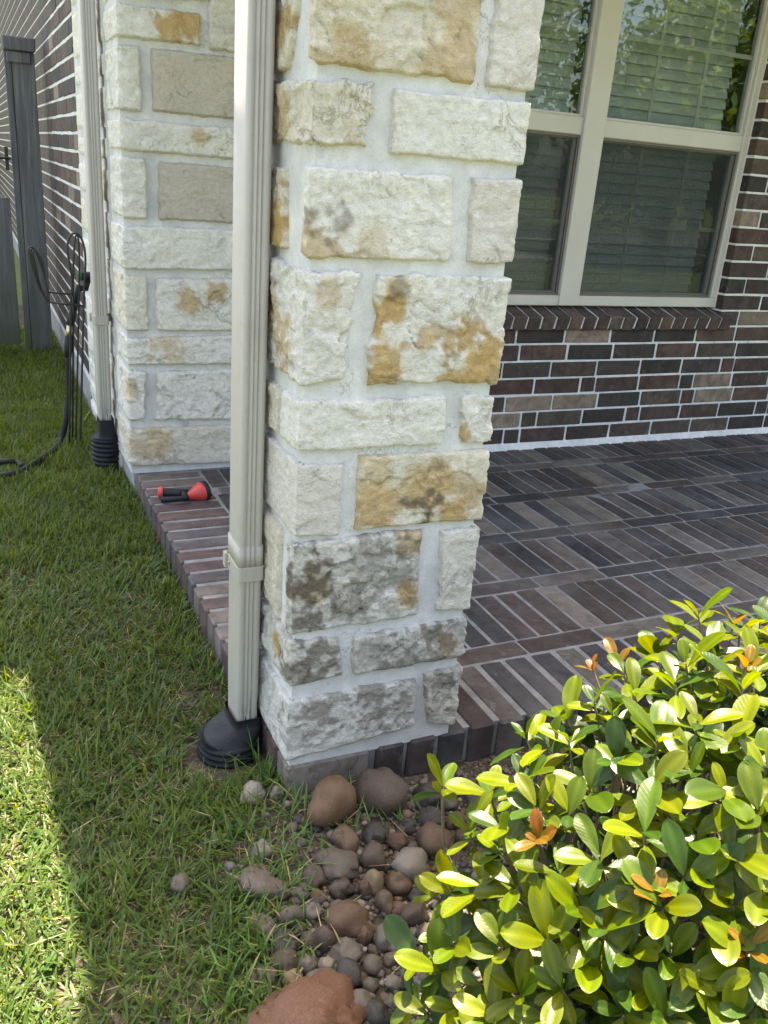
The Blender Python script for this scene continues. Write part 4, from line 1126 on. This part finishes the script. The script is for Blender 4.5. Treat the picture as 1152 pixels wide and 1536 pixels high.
BROWN = (0.135, 0.088, 0.056); DBR = (0.085, 0.062, 0.046); RED = (0.125, 0.073, 0.046); GREY = (0.15, 0.138, 0.122); DGREY = (0.048, 0.047, 0.047); PALE = (0.28, 0.26, 0.23); TAN = (0.24, 0.185, 0.11); PUR = (0.125, 0.108, 0.088)
CNAME = {BROWN: 'warm brown', DBR: 'dark brown', RED: 'reddish brown', GREY: 'mid grey', DGREY: 'charcoal', PALE: 'pale', TAN: 'yellowish tan', PUR: 'dull taupe'}
GEN = 'smooth brown and grey river rock in the bed before the pillar'
def rock(u, v, ru, rv, col, me=None, label=None, group=None, lift=0.0, rz=None):
    p0 = onz(u, v, GZ + 0.015); dist = (p0 - CAM) @ CF
    r = ru * dist / FPX; rz2 = max(rv * dist / FPX, 0.006)
    zc = float(ground_z(p0[0], p0[1])) + rz2 * 0.46 + lift
    p = onz(u, v, zc)
    o = bpy.data.objects.new('river_rock', me or random.choice(RM))
    o.location = p; k = random.uniform(0.85, 1.15); o.color = (col[0] * k * 0.66, col[1] * k * 0.63, col[2] * k * 0.57, 1)
    o.rotation_euler = (random.uniform(-.15, .15), random.uniform(-.15, .15), random.uniform(0, 6.28) if rz is None else rz)
    o.scale = (r * 1.03, r * random.uniform(0.82, 1.05), rz2 / 0.66)
    link(o)
    if not label:
        sz = 'fist sized' if ru >= 18 else ('egg sized' if ru >= 13 else 'small')
        label = f'{sz} {CNAME[col]} river rock in the rock bed before the pillar'; group = f'{sz} {CNAME[col]} river rocks'
    tag(o, label, 'rock', group)
    return o
rock(495, 1207, 36, 38, (0.16, 0.095, 0.052), RM[0], 'large smooth orange brown rock leaning on the pillar corner edging', rz=0.3)
rock(572, 1188, 40, 34, (0.115, 0.088, 0.068), RM[2], 'large round grey brown rock against the dark brick edging', rz=1.0)
for a in [(520, 1264, 23, 19, BROWN), (561, 1254, 19, 16, DGREY), (597, 1263, 16, 13, RED), (655, 1262, 26, 24, BROWN), (561, 1288, 22, 21, DBR),
          (510, 1299, 28, 17, PUR), (561, 1324, 17, 17, TAN), (598, 1326, 19, 19, BROWN), (577, 1356, 18, 18, BROWN), (512, 1334, 18, 16, DBR), (524, 1381, 34, 22, RED),
          (484, 1410, 19, 22, DBR), (518, 1426, 23, 16, GREY), (428, 1416, 24, 16, DGREY), (428, 1444, 24, 18, DBR), (400, 1394, 19, 15, PUR), (524, 1461, 23, 18, DGREY),
          (560, 1447, 16, 14, PUR), (580, 1408, 20, 17, GREY), (622, 1374, 21, 20, DBR), (488, 1480, 28, 14, GREY), (536, 1507, 20, 18, GREY), (564, 1523, 20, 18, DGREY),
          (414, 1190, 11, 10, PALE), (600, 1368, 14, 14, RED), (546, 1405, 13, 14, RED), (623, 1343, 14, 10, DGREY), (547, 1336, 9, 18, RED),
          (639, 1196, 22, 17, DGREY), (643, 1228, 20, 15, DGREY), (468, 1366, 15, 12, GREY), (436, 1376, 18, 18, PUR), (462, 1411, 13, 14, DBR), (600, 1392, 17, 13, BROWN),
          (490, 1448, 12, 13, PALE), (462, 1447, 14, 14, GREY), (400, 1463, 16, 13, PUR), (711, 1198, 15, 16, GREY), (683, 1232, 16, 13, BROWN), (672, 1205, 14, 12, GREY),
          (470, 1318, 20, 18, DBR), (484, 1290, 16, 14, PUR), (440, 1468, 16, 12, TAN), (612, 1240, 14, 10, DGREY), (628, 1285, 10, 9, PUR), (640, 1318, 14, 12, DBR), (450, 1340, 14, 12, GREY),
          (420, 1335, 18, 12, PUR), (385, 1378, 18, 9, PUR), (540, 1470, 12, 10, BROWN), (585, 1440, 12, 10, PUR), (597, 1425, 14, 11, GREY), (556, 1478, 12, 10, GREY), (506, 1360, 12, 9, PUR), (700, 1260, 18, 14, DBR), (735, 1215, 16, 12, GREY),
          (540, 1290, 9, 8, DGREY), (583, 1300, 10, 9, DBR), (540, 1360, 10, 8, PALE), (478, 1345, 12, 9, BROWN), (505, 1398, 11, 8, GREY), (450, 1395, 10, 9, DGREY),
          (560, 1428, 9, 8, DBR), (590, 1475, 12, 10, PALE), (610, 1500, 12, 10, PUR), (586, 1505, 11, 9, GREY), (640, 1400, 16, 12, DBR), (660, 1440, 16, 13, PUR), (640, 1470, 14, 11, GREY)]:
    rock(*a)
rock(615, 1298, 27, 23, (0.23, 0.215, 0.20), RM[1], 'pale grey round river rock among brown ones before the pillar')
rock(386, 1325, 34, 20, (0.15, 0.125, 0.11), RM[3], 'flat purple grey rock half sunk in the grass edge')
rock(394, 1276, 17, 16, PALE, RM[7], 'small mottled white rock in the grass edge above the flat rock')
rock(380, 1192, 20, 16, (0.36, 0.345, 0.32), RM[8], 'crumbly white rock in the grass by the pillar corner')
rock(270, 1327, 18, 14, GREY, RM[9], 'lone grey rock lying in the shaded lawn')
big = rock(455, 1532, 80, 42, (0.15, 0.068, 0.035), rock_mesh('river_rock', 77, 4, 0.22, 0.5, 0.16), 'big flat rust red rock at the end of the rock bed', rz=0.2)

# fine gravel between the rocks
gv, gt, gc = [], [], []
r0 = np.random.default_rng(4)
_bm = bmesh.new(); bmesh.ops.create_icosphere(_bm, subdivisions=1, radius=1.0); _bm.verts.ensure_lookup_table()
oct_v = np.array([v.co[:] for v in _bm.verts]); oct_f = np.array([[v.index for v in f.verts] for f in _bm.faces]); _bm.free()
NV = len(oct_v)
n_g = 0
for i in range(4600):
    x, y = r0.uniform(-0.2, 0.75), r0.uniform(-0.95, 0.0)
    edge = -0.06 + 0.22 * y * 0.9
    if x < edge + r0.normal(0, 0.05): continue
    s = r0.uniform(0.003, 0.009) * (1.9 if r0.random() < 0.16 else 1)
    R = np.linalg.qr(r0.normal(size=(3, 3)))[0]
    vv = (oct_v * r0.uniform(0.68, 1.15, (NV, 1)) * s) @ R * np.array([1, 1, 0.75]) + np.array([x, y, float(ground_z(x, y)) + s * 0.25])
    gv.append(vv); gt.append(oct_f + NV * n_g); n_g += 1
    base = [BROWN, DBR, GREY, DGREY, PUR, DBR, (0.19, 0.165, 0.13)][r0.integers(0, 7)]
    gc.append(np.tile(np.array(base) * r0.uniform(0.7, 1.25), (NV, 1)))
tag(obj('gravel', fast_mesh('gravel', np.concatenate(gv), None, np.concatenate(gt), GRAVEL, np.concatenate(gc))), 'fine brown and grey gravel between the river rocks', 'gravel', kind='stuff')

# ---------------------------------------------------------------- grass
def blades(x, y, z, ln, wd, ang, lean, col, curl, tipc=None):
    n = len(x)
    d = np.stack([np.cos(ang), np.sin(ang), np.zeros(n)], -1); s = np.stack([-np.sin(ang), np.cos(ang), np.zeros(n)], -1)
    base = np.stack([x, y, z], -1)
    up = np.array([0, 0, 1.0])
    V = np.zeros((n, 7, 3)); C_ = np.zeros((n, 7, 3))
    pos = base.copy(); th = lean.copy()
    for k, (f, w) in enumerate(((0, 0.8), (0.38, 1.0), (0.36, 0.75), (0.26, 0.0))):
        if k:
            th = lean + curl * (k / 3.0)
            pos = pos + (d * np.sin(th)[:, None] + up * np.cos(th)[:, None]) * (ln * f)[:, None]
        if k < 3:
            V[:, 2 * k] = pos - s * (wd * w / 2)[:, None]; V[:, 2 * k + 1] = pos + s * (wd * w / 2)[:, None]
        else: V[:, 6] = pos
    V[:, :, 2] = np.maximum(V[:, :, 2], z[:, None] + 0.001)
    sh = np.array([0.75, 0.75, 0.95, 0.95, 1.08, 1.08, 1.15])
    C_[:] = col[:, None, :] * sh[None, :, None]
    b = np.arange(n) * 7
    Q = np.concatenate([np.stack([b, b + 1, b + 3, b + 2], -1), np.stack([b + 2, b + 3, b + 5, b + 4], -1)])
    T = np.stack([b + 4, b + 5, b + 6], -1)
    return V.reshape(-1, 3), Q, T, C_.reshape(-1, 3)
def grow(n, xr, yr, rng, L=(0.030, 0.070), Wd=(0.0028, 0.0054), straw=0.17, keep=None, lean=(0.15, 1.15)):
    x = rng.uniform(*xr, n); y = rng.uniform(*yr, n)
    k = np.ones(n, bool)
    if keep is not None: k = keep(x, y, rng)
    x, y = x[k], y[k]; n = len(x)
    z = ground_z(x, y) - 0.002
    cl = fbm(np.stack([x * 9, y * 9, np.zeros(n)], -1), 3, 8)
    ln = rng.uniform(*L, n) * (1 + 0.30 * cl); wd = rng.uniform(*Wd, n)
    ang = rng.uniform(0, 2 * math.pi, n); le = rng.uniform(*lean, n); cu = rng.uniform(0.1, 0.95, n)
    g1 = np.array([0.040, 0.088, 0.015]); g2 = np.array([0.098, 0.148, 0.021]); g3 = np.array([0.032, 0.066, 0.015]); st = np.array([0.34, 0.28, 0.165])
    f = rng.random(n)[:, None]; h = np.clip(0.5 + 0.9 * cl, 0, 1)[:, None]
    col = g1 * (1 - f) + g2 * f; col = col * (0.65 + 0.35 * h) + g3 * 0.35 * (1 - h)
    iss = rng.random(n) < straw * (1 + 0.9 * fbm(np.stack([x * 6, y * 6, np.ones(n)], -1), 2, 12))
    col[iss] = st * rng.uniform(0.6, 1.15, (iss.sum(), 1)); le[iss] = rng.uniform(0.9, 1.5, iss.sum()); ln[iss] *= 0.9; wd[iss] *= 0.6
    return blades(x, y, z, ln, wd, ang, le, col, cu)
rg = np.random.default_rng(21)
def porch_block(x, y): return ((x > -0.004) & (y > -0.004)) | ((x > -0.03) & (y > 3.0)) | ((np.hypot(x + 0.070, y - 0.185) < 0.108)) | (np.hypot(x + 0.058, y - 2.192) < 0.06)
def keep_near(x, y, rng):
    u, v, w = proj(np.stack([x, y, np.full_like(x, GZ)], -1))
    vis = (w > 0.2) & (u > -60) & (u < W0 + 60) & (v < H0 + 90) & (v > -50)
    edge = np.where(y < 0.0, -0.045 + 0.26 * y, 0.0)
    bed = sstep(edge + 0.07, edge - 0.06, x)
    bed = np.where(y > 0.0, 1.0, bed)
    bare = np.exp(-((x + 0.10) ** 2 + (y - 0.42) ** 2 * 0.6) / 0.006) * 0.85
    thin = 0.80 + 0.5 * fbm(np.stack([x * 7, y * 7, np.zeros_like(x) + 3], -1), 3, 15)
    return vis & ~porch_block(x, y) & (rng.random(len(x)) < bed * thin * (1 - bare))
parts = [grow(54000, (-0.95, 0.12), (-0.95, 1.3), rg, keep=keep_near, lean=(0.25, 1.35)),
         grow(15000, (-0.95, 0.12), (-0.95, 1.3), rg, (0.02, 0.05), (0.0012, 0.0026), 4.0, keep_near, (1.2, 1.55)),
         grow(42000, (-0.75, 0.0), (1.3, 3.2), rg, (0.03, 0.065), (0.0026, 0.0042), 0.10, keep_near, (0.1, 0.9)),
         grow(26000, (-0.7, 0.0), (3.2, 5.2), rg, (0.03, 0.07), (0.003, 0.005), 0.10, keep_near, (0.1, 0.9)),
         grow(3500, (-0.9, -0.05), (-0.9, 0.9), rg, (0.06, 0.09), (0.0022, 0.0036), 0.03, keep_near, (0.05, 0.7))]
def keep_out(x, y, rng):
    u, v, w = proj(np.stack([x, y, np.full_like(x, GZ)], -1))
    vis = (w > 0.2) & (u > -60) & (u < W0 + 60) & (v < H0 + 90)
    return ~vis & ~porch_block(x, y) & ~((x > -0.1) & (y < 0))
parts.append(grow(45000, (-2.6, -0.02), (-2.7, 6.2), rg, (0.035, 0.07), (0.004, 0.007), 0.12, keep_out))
# tufts at the foot of the pillar, the boot and the edging
def tuft(x, y, n, L, spread=0.03):
    k = np.random.default_rng(int(abs(x * 1000 + y * 7777)) + n)
    xx = k.normal(x, spread, n); yy = k.normal(y, spread, n)
    ok = ~((xx > -0.002) & (yy > -0.002)); xx, yy = xx[ok], yy[ok]; m = len(xx)
    col = np.array([0.075, 0.15, 0.03]) * k.uniform(0.7, 1.35, (m, 1)); s = k.random(m) < 0.12; col[s] = np.array([0.30, 0.26, 0.14])
    return blades(xx, yy, ground_z(xx, yy) - 0.002, k.uniform(L * 0.55, L, m), k.uniform(0.0028, 0.0045, m), k.uniform(0, 6.28, m), k.uniform(0.1, 0.8, m), col, k.uniform(0.3, 1.3, m))
for (u, v, n, L) in ((395, 1130, 60, 0.15), (408, 1150, 50, 0.14), (418, 1180, 45, 0.11), (392, 1110, 40, 0.16), (350, 1120, 16, 0.08), (500, 1262, 12, 0.09), (455, 1240, 34, 0.10), (540, 1240, 18, 0.09), (610, 1245, 16, 0.08), (415, 1345, 40, 0.09),
                     (440, 1310, 36, 0.10), (395, 1410, 40, 0.08), (470, 1440, 14, 0.07), (455, 1395, 14, 0.06), (380, 1455, 40, 0.08), (350, 1500, 40, 0.08), (335, 1015, 30, 0.09), (315, 985, 30, 0.07), (290, 930, 30, 0.07), (260, 880, 28, 0.07), (520, 1190, 8, 0.13), (160, 705, 22, 0.10), (195, 705, 40, 0.11), (215, 750, 40, 0.08), (190, 690, 30, 0.08), (130, 640, 16, 0.12), (155, 620, 10, 0.16)):
    p = onz(u, v, GZ)
    parts.append(tuft(p[0] - (0.02 if p[1] > 0.3 else 0), p[1], n, L))
# dry straw and clippings lying about, on the rock bed too
k_ = np.random.default_rng(31); m_ = 420
xx = k_.uniform(-0.55, 0.45, m_); yy = k_.uniform(-0.75, 1.2, m_); ok = ~porch_block(xx, yy); xx, yy = xx[ok], yy[ok]; m_ = len(xx)
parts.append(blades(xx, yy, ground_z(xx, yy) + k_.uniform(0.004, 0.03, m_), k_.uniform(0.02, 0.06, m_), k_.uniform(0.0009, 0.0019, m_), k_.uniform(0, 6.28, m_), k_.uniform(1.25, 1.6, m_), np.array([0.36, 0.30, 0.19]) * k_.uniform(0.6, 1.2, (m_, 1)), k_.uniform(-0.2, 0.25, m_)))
# broad-leaved weeds in the turf
for q_ in range(34):
    wx, wy = k_.uniform(-0.62, -0.04), k_.uniform(-0.5, 2.2); w_n = int(k_.integers(5, 10))
    wx_ = np.full(w_n, wx); wy_ = np.full(w_n, wy)
    if porch_block(wx_, wy_).any(): continue
    parts.append(blades(wx_, wy_, ground_z(wx_, wy_) + 0.012, k_.uniform(0.018, 0.034, w_n), k_.uniform(0.008, 0.013, w_n), k_.uniform(0, 6.28, w_n), k_.uniform(0.7, 1.4, w_n), np.array([0.055, 0.12, 0.022]) * k_.uniform(0.7, 1.3, (w_n, 1)), k_.uniform(0.1, 0.5, w_n)))
GV, GQ, GT, GC_ = [], [], [], []; base = 0
for V, Q, T, Cc in parts:
    GV.append(V); GQ.append(Q + base); GT.append(T + base); GC_.append(Cc); base += len(V)
tag(obj('grass', fast_mesh('grass', np.concatenate(GV), np.concatenate(GQ), np.concatenate(GT), GRASSM, np.concatenate(GC_), True)), 'green lawn grass with dry straw blades beside the porch', 'grass', kind='stuff')

# ---------------------------------------------------------------- shrub
def leaf_mesh(name, seed):
    r = random.Random(seed)
    L = 1.0; Wm = r.uniform(0.43, 0.52); n = 10; m = 4
    droop = r.uniform(0.05, 0.22); fold = r.uniform(0.06, 0.16); tw = r.uniform(-0.15, 0.15)
    V = []; F = []; rib = []; luv = []
    for i in range(n + 1):
        t = 1 - (1 - i / n) ** 1.5
        w = Wm * 0.5 * 1.72 * (t ** 0.78) * max(0.0, 1 - t ** 2.5) ** 0.62
        w = max(w, 0.012)
        if t < 0.10: w = 0.016
        for j in range(m + 1):
            s = j / m * 2 - 1
            x = s * w; yv = t * L
            z = -droop * t * t + fold * abs(s) * w * 2 + tw * s * w * t + 0.012 * math.sin(t * 9 + s * 3 + seed)
            V.append((x, yv, z)); luv += [s * w, t, 0.0]; rib.append(max(0.0, 1 - abs(s) * 2.6) if abs(s) < 0.4 else (0.55 if abs(s) > 0.99 else 0.0))
    for i in range(n):
        for j in range(m):
            a = i * (m + 1) + j
            F.append((a, a + 1, a + m + 2, a + m + 1))
    me = bpy.data.meshes.new(name); me.from_pydata(V, [], F); me.materials.append(LEAF)
    at = me.attributes.new('rib', 'FLOAT', 'POINT'); at.data.foreach_set('value', rib)
    at = me.attributes.new('luv', 'FLOAT_VECTOR', 'POINT'); at.data.foreach_set('vector', luv)
    me.polygons.foreach_set('use_smooth', [True] * len(me.polygons)); me.update()
    return me
LM = [leaf_mesh('leaf', s) for s in range(8)]
BC = np.array([0.66, -0.66, 0.03]); BRAD = np.array([0.66, 0.44, 0.47])
shrub = empty('shrub', (0.62, -0.60, GZ)); tag(shrub, 'sunlit shrub of glossy yellow green leaves in front of the porch', 'shrub')
shoff = Matrix.Translation(-Vector(shrub.location))
def hull_hit(u, v, inset=1.0):
    d = ray(u, v); d = d / np.linalg.norm(d)
    o_ = (CAM - BC) / (BRAD * inset); dd = d / (BRAD * inset)
    a = dd @ dd; b = 2 * o_ @ dd; c = o_ @ o_ - 1
    disc = b * b - 4 * a * c
    t = (-b - math.sqrt(disc)) / (2 * a) if disc > 0 else -b / (2 * a)
    return CAM + d * t
SIL = [(915, 1180), (915, 1060), (935, 1000), (990, 945), (1010, 880), (1040, 850), (1075, 800), (1110, 762), (1150, 742), (1200, 725), (1280, 700), (1300, 665), (1360, 650), (1420, 612), (1480, 598), (1560, 590)]
def outside(q, m=28):
    u, v, w = proj(q)
    if v < 915 + m and u < W0 + 40: return True
    return u < float(np.interp(v, [a for a, _ in SIL], [b for _, b in SIL])) + m
tips = []     # (position, outward direction, kind)
pix = [(785, 1165), (902, 1283), (1030, 1163), (1100, 1278), (966, 1250), (989, 1363), (879, 1363), (681, 1337), (1058, 1489), (719, 1479), (619, 1504), (624, 1443), (801, 1371), (989, 1116), (979, 1175),
       (1146, 1150), (1120, 1425), (1015, 1029), (827, 1121), (853, 1116), (817, 1414), (1105, 942), (1146, 930), (1115, 1034), (1069, 1127), (1074, 1373), (735, 1188), (745, 1270), (920, 1075),
       (889, 1188), (1022, 1317), (971, 1481), (1043, 930), (1012, 950), (1074, 1008), (1135, 998), (909, 1394), (755, 1425), (688, 1512), (930, 1517), (1140, 1502), (848, 1481), (790, 1100), (850, 1075), (890, 1055), (950, 1045),
       (985, 985), (940, 1010), (720, 1330), (660, 1400), (690, 1420), (770, 1330), (840, 1310), (850, 1225), (800, 1210), (760, 1235), (930, 1140), (1050, 1080), (1100, 1110), (1090, 1190), (1140, 1220), (1140, 1330), (1050, 1250), (1000, 1220), (950, 1320), (1060, 1320),
       (1100, 1360), (1010, 1430), (950, 1430), (880, 1440), (780, 1490), (740, 1525), (830, 1530), (1000, 1530), (1090, 1530), (660, 1460), (1120, 970), (1060, 965), (705, 1250), (655, 1350), (640, 1520), (1030, 1000)]
rl = random.Random(17)
for (u, v) in pix:
    p = hull_hit(u + rl.uniform(-6, 6), v + rl.uniform(-6, 6), rl.uniform(0.97, 1.03))
    if p[2] < GZ + 0.10: p = onz(u, v, GZ + 0.12)
    tips.append((p, 'new'))
# the rest of the hull, out of the picture and at the back
for i in range(170):
    a = rl.uniform(0, 2 * math.pi); e = math.asin(rl.uniform(-0.15, 1))
    q = BC + BRAD * np.array([math.cos(e) * math.cos(a), math.cos(e) * math.sin(a), math.sin(e)]) * rl.uniform(0.93, 1.04)
    uu, vv, w = proj(q)
    if q[1] > -0.03 or q[2] < GZ + 0.06: continue
    vis = 0 < uu < W0 and vv < H0
    if vis and (q - BC) @ (CAM - BC) > 0: continue
    if outside(q): continue
    tips.append((q, 'back'))
for i in range(420):                                     # older leaves inside the crown, coloured extra dark as shaded gaps
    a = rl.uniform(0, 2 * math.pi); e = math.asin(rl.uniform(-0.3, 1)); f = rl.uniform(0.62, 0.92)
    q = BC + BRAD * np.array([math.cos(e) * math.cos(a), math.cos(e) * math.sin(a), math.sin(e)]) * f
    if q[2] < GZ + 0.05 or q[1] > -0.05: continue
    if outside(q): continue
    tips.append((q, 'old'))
tips.append((onz(663, 1180, 0.25), 'sprig'))
for (u, v) in ((889, 1003), (927, 992), (1100, 935), (1125, 1420), (807, 1258), (985, 1340), (1120, 1000)):
    tips.append((hull_hit(u, v, 1.03), 'red'))
leaves = []                                               # (matrix, mesh index, colour)
twigs = MB()
roots = [np.array([0.45, -0.52, GZ]), np.array([0.62, -0.60, GZ]), np.array([0.80, -0.56, GZ]), np.array([0.30, -0.60, GZ]), np.array([0.62, -0.78, GZ])]
def leaf_col(kind):
    if kind == 'old': c = np.array([0.012, 0.032, 0.004]) * rl.uniform(0.7, 1.5)  # darker than leaf age alone: shade between the leaves put into the colour
    elif kind == 'red': c = np.array([rl.uniform(0.11, 0.18), rl.uniform(0.055, 0.085), 0.008])
    else:
        f = rl.random()
        c = (np.array([0.036, 0.074, 0.0024]) * (1 - f) + np.array([0.108, 0.132, 0.0024]) * f) * rl.uniform(0.75, 1.2)
        if rl.random() < 0.2: c = np.array([0.024, 0.055, 0.006]) * rl.uniform(0.8, 1.3)
    return c
for (p, kind) in tips:
    out = (p - BC) / BRAD; out = out / np.linalg.norm(out)
    axis = out * 0.75 + np.array([0, 0, 0.85]) + np.array([rl.uniform(-.3, .3) for _ in range(3)])
    if kind == 'sprig': axis = np.array([-0.08, 0.10, 1.0])
    axis /= np.linalg.norm(axis)
    a = Vector(axis); t1 = a.orthogonal().normalized(); t2 = a.cross(t1)
    nl = {'new': rl.randint(5, 8), 'back': rl.randint(5, 7), 'old': rl.randint(3, 5), 'sprig': 6, 'red': rl.randint(4, 6)}[kind]
    ph = rl.uniform(0, 6.28)
    for k in range(nl):
        an = ph + k * 2.39996 + rl.uniform(-.25, .25)
        tilt = rl.uniform(0.45, 1.05) if k < nl * 0.45 else rl.uniform(-0.2, 0.4)   # up towards the tip, lower ones spread
        if kind == 'red': tilt = rl.uniform(0.6, 1.1)
        if kind == 'sprig': tilt = [1.25, 0.35, 0.55, 0.2, 0.4, 0.1][k]
        dr = (t1 * math.cos(an) + t2 * math.sin(an)) * math.cos(tilt) + a * math.sin(tilt)
        dr.normalize()
        nrm = (a - dr * a.dot(dr)).normalized()
        nrm = (nrm + Vector((rl.uniform(-.25, .25), rl.uniform(-.25, .25), rl.uniform(-.1, .35)))); nrm = (nrm - dr * nrm.dot(dr)).normalized()
        sd = dr.cross(nrm)
        s = (rl.uniform(0.046, 0.056) if kind == 'sprig' else rl.choice([rl.uniform(0.034, 0.052), rl.uniform(0.048, 0.068), rl.uniform(0.052, 0.078)])) * (0.62 if kind == 'red' else 1.0) * (0.85 if k >= nl - 1 else 1.0)
        base = Vector(p) - a * (0.004 * k) + dr * 0.003
        Mx = Matrix(((sd.x * s, dr.x * s, nrm.x * s, base.x), (sd.y * s, dr.y * s, nrm.y * s, base.y), (sd.z * s, dr.z * s, nrm.z * s, base.z), (0, 0, 0, 1)))
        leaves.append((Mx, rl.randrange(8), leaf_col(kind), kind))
    rt = min(roots, key=lambda q: np.linalg.norm((q - p)[:2]))
    if kind in ('new', 'red', 'sprig') or rl.random() < 0.35:
        dn = -axis
        ln = 0.11 if kind == 'sprig' else 0.05
        p1 = p + dn * ln; p2 = p + dn * (ln * 1.6) + (rt - p) * 0.25
        twigs.tube([p, p1, p2, p * 0.45 + rt * 0.55, rt], [0.0026, 0.0030, 0.0034, 0.0045, 0.006] if kind == 'sprig' else [0.0016, 0.0022, 0.003, 0.0045, 0.006], 5, False)
o = twigs.build('branches', BARK, shrub, True); o.matrix_parent_inverse = shoff
# the 300 leaves that show largest are single leaves, the rest one mass
score = []
for i, (Mx, mi_, c, kind) in enumerate(leaves):
    u, v, w = proj(np.array((Mx @ Vector((0, 0.5, 0)))[:]))
    depth = (np.array(Mx.translation[:]) - BC) / BRAD
    vis = w > 0.05 and 0 < u < W0 and 0 < v < H0
    facing = (depth @ (CAM - BC)) / (np.linalg.norm(depth) * np.linalg.norm(CAM - BC) + 1e-9)
    score.append((-(2 if vis else 0) - (1 if kind in ('new', 'sprig', 'red') else 0) - 0.5 * facing - 0.3 / max(w, .1), i))
order = [i for _, i in sorted(score)]
single = set(order[:300])
lv, lq, lc, lr = [], [], [], []; bs = 0
LV = [np.array([v.co[:] for v in m.vertices]) for m in LM]; LF = [np.array([p.vertices[:] for p in m.polygons]) for m in LM]
LU = [np.array([d.vector[:] for d in m.attributes['luv'].data]) for m in LM]
lu_ = []
LR = [np.array([d.value for d in m.attributes['rib'].data]) for m in LM]
for i, (Mx, mi_, c, kind) in enumerate(leaves):
    if i in single:
        o = bpy.data.objects.new('leaf', LM[mi_]); COL.objects.link(o); o.parent = shrub; o.matrix_parent_inverse = shoff
        o.matrix_basis = Mx; o.color = (*c, 1)
    else:
        M3 = np.array(Mx)
        lv.append(LV[mi_] @ M3[:3, :3].T + M3[:3, 3]); lq.append(LF[mi_] + bs); bs += len(LV[mi_]); lc.append(np.tile(c, (len(LV[mi_]), 1))); lr.append(LR[mi_]); lu_.append(LU[mi_])
fm = fast_mesh('foliage', np.concatenate(lv), np.concatenate(lq), None, LEAFM, np.concatenate(lc), True)
at = fm.attributes.new('rib', 'FLOAT', 'POINT'); at.data.foreach_set('value', np.concatenate(lr).astype(np.float32))
at = fm.attributes.new('luv', 'FLOAT_VECTOR', 'POINT'); at.data.foreach_set('vector', np.concatenate(lu_).astype(np.float32).ravel())
o = obj('foliage', fm, shrub); o.matrix_parent_inverse = shoff; o['kind'] = 'stuff'

# ---------------------------------------------------------------- trees across the road (they show in the window panes), and added lawn trees
def tree(x, y, h, rad, seed, lab, cz=0.64):
    r = np.random.default_rng(seed)
    t = empty('tree', (x, y, GZ)); tag(t, lab, 'tree', 'trees across the road')
    off = Matrix.Translation(-Vector(t.location))
    m = MB(); m.tube([(x, y, GZ - 0.2), (x + .05, y, h * 0.25), (x - .05, y + .1, h * 0.5), (x, y, h * 0.85)], [0.22, 0.17, 0.12, 0.03], 8)
    for k in range(7):
        a = r.uniform(0, 6.28); zz = h * r.uniform(0.3, 0.6); e = rad * r.uniform(0.5, 0.9)
        m.tube([(x, y, zz), (x + e * .5 * math.cos(a), y + e * .5 * math.sin(a), zz + h * .12), (x + e * math.cos(a), y + e * math.sin(a), zz + h * .22)], [0.08, 0.05, 0.02], 5)
    o = obj('trunk', m.mesh('trunk', BARK, True), t); o.matrix_parent_inverse = off
    n = 5200
    cl = r.normal(size=(70, 3)); cl /= np.linalg.norm(cl, axis=1)[:, None]; cl *= r.uniform(0.35, 1.0, (70, 1)) ** 0.5 * np.array([rad, rad, h * 0.34])
    c = cl[r.integers(0, 70, n)] + r.normal(0, rad * 0.13, (n, 3)) + np.array([x, y, h * cz])
    a1 = r.normal(size=(n, 3)); a1 /= np.linalg.norm(a1, axis=1)[:, None]; a2 = np.cross(a1, r.normal(size=(n, 3))); a2 /= np.linalg.norm(a2, axis=1)[:, None]
    s = r.uniform(0.06, 0.14, (n, 1))
    V = np.stack([c - a1 * s, c + a2 * s * 0.6, c + a1 * s, c - a2 * s * 0.6], 1).reshape(-1, 3)
    Q = np.arange(4 * n).reshape(-1, 4)
    col = np.repeat(np.array([0.06, 0.11, 0.03]) * r.uniform(0.6, 1.6, (n, 1)), 4, axis=0)
    o = obj('crown', fast_mesh('crown', V, Q, None, GRASSM, col), t); o.matrix_parent_inverse = off
tree(10.6, -7.6, 4.4, 2.0, 6, 'low bushy tree on the front lawn mirrored in the lower panes', 0.52)  # the low lawn trees are added to block bright lawn and sky reflections
tree(14.2, -8.4, 5.0, 2.3, 7, 'low spreading tree added farther along the front lawn to darken the glass, seen only there', 0.52)
tree(7.4, -9.4, 3.2, 1.3, 8, 'small bushy tree added on the front lawn near the pavement to darken the glass', 0.5)
tree(9.5, -13.5, 7.5, 2.6, 1, 'leafy tree across the road mirrored in the window beside the pillar')
tree(14.5, -20, 9.0, 3.4, 2, 'broad tree behind the others across the road, seen only in the glass')
tree(22, -19, 8.0, 3.2, 3, 'rounded tree farther along the road, mirrored in the window panes')
tree(4, -21, 9.0, 3.4, 4, 'tall tree opposite the lawn across the road')
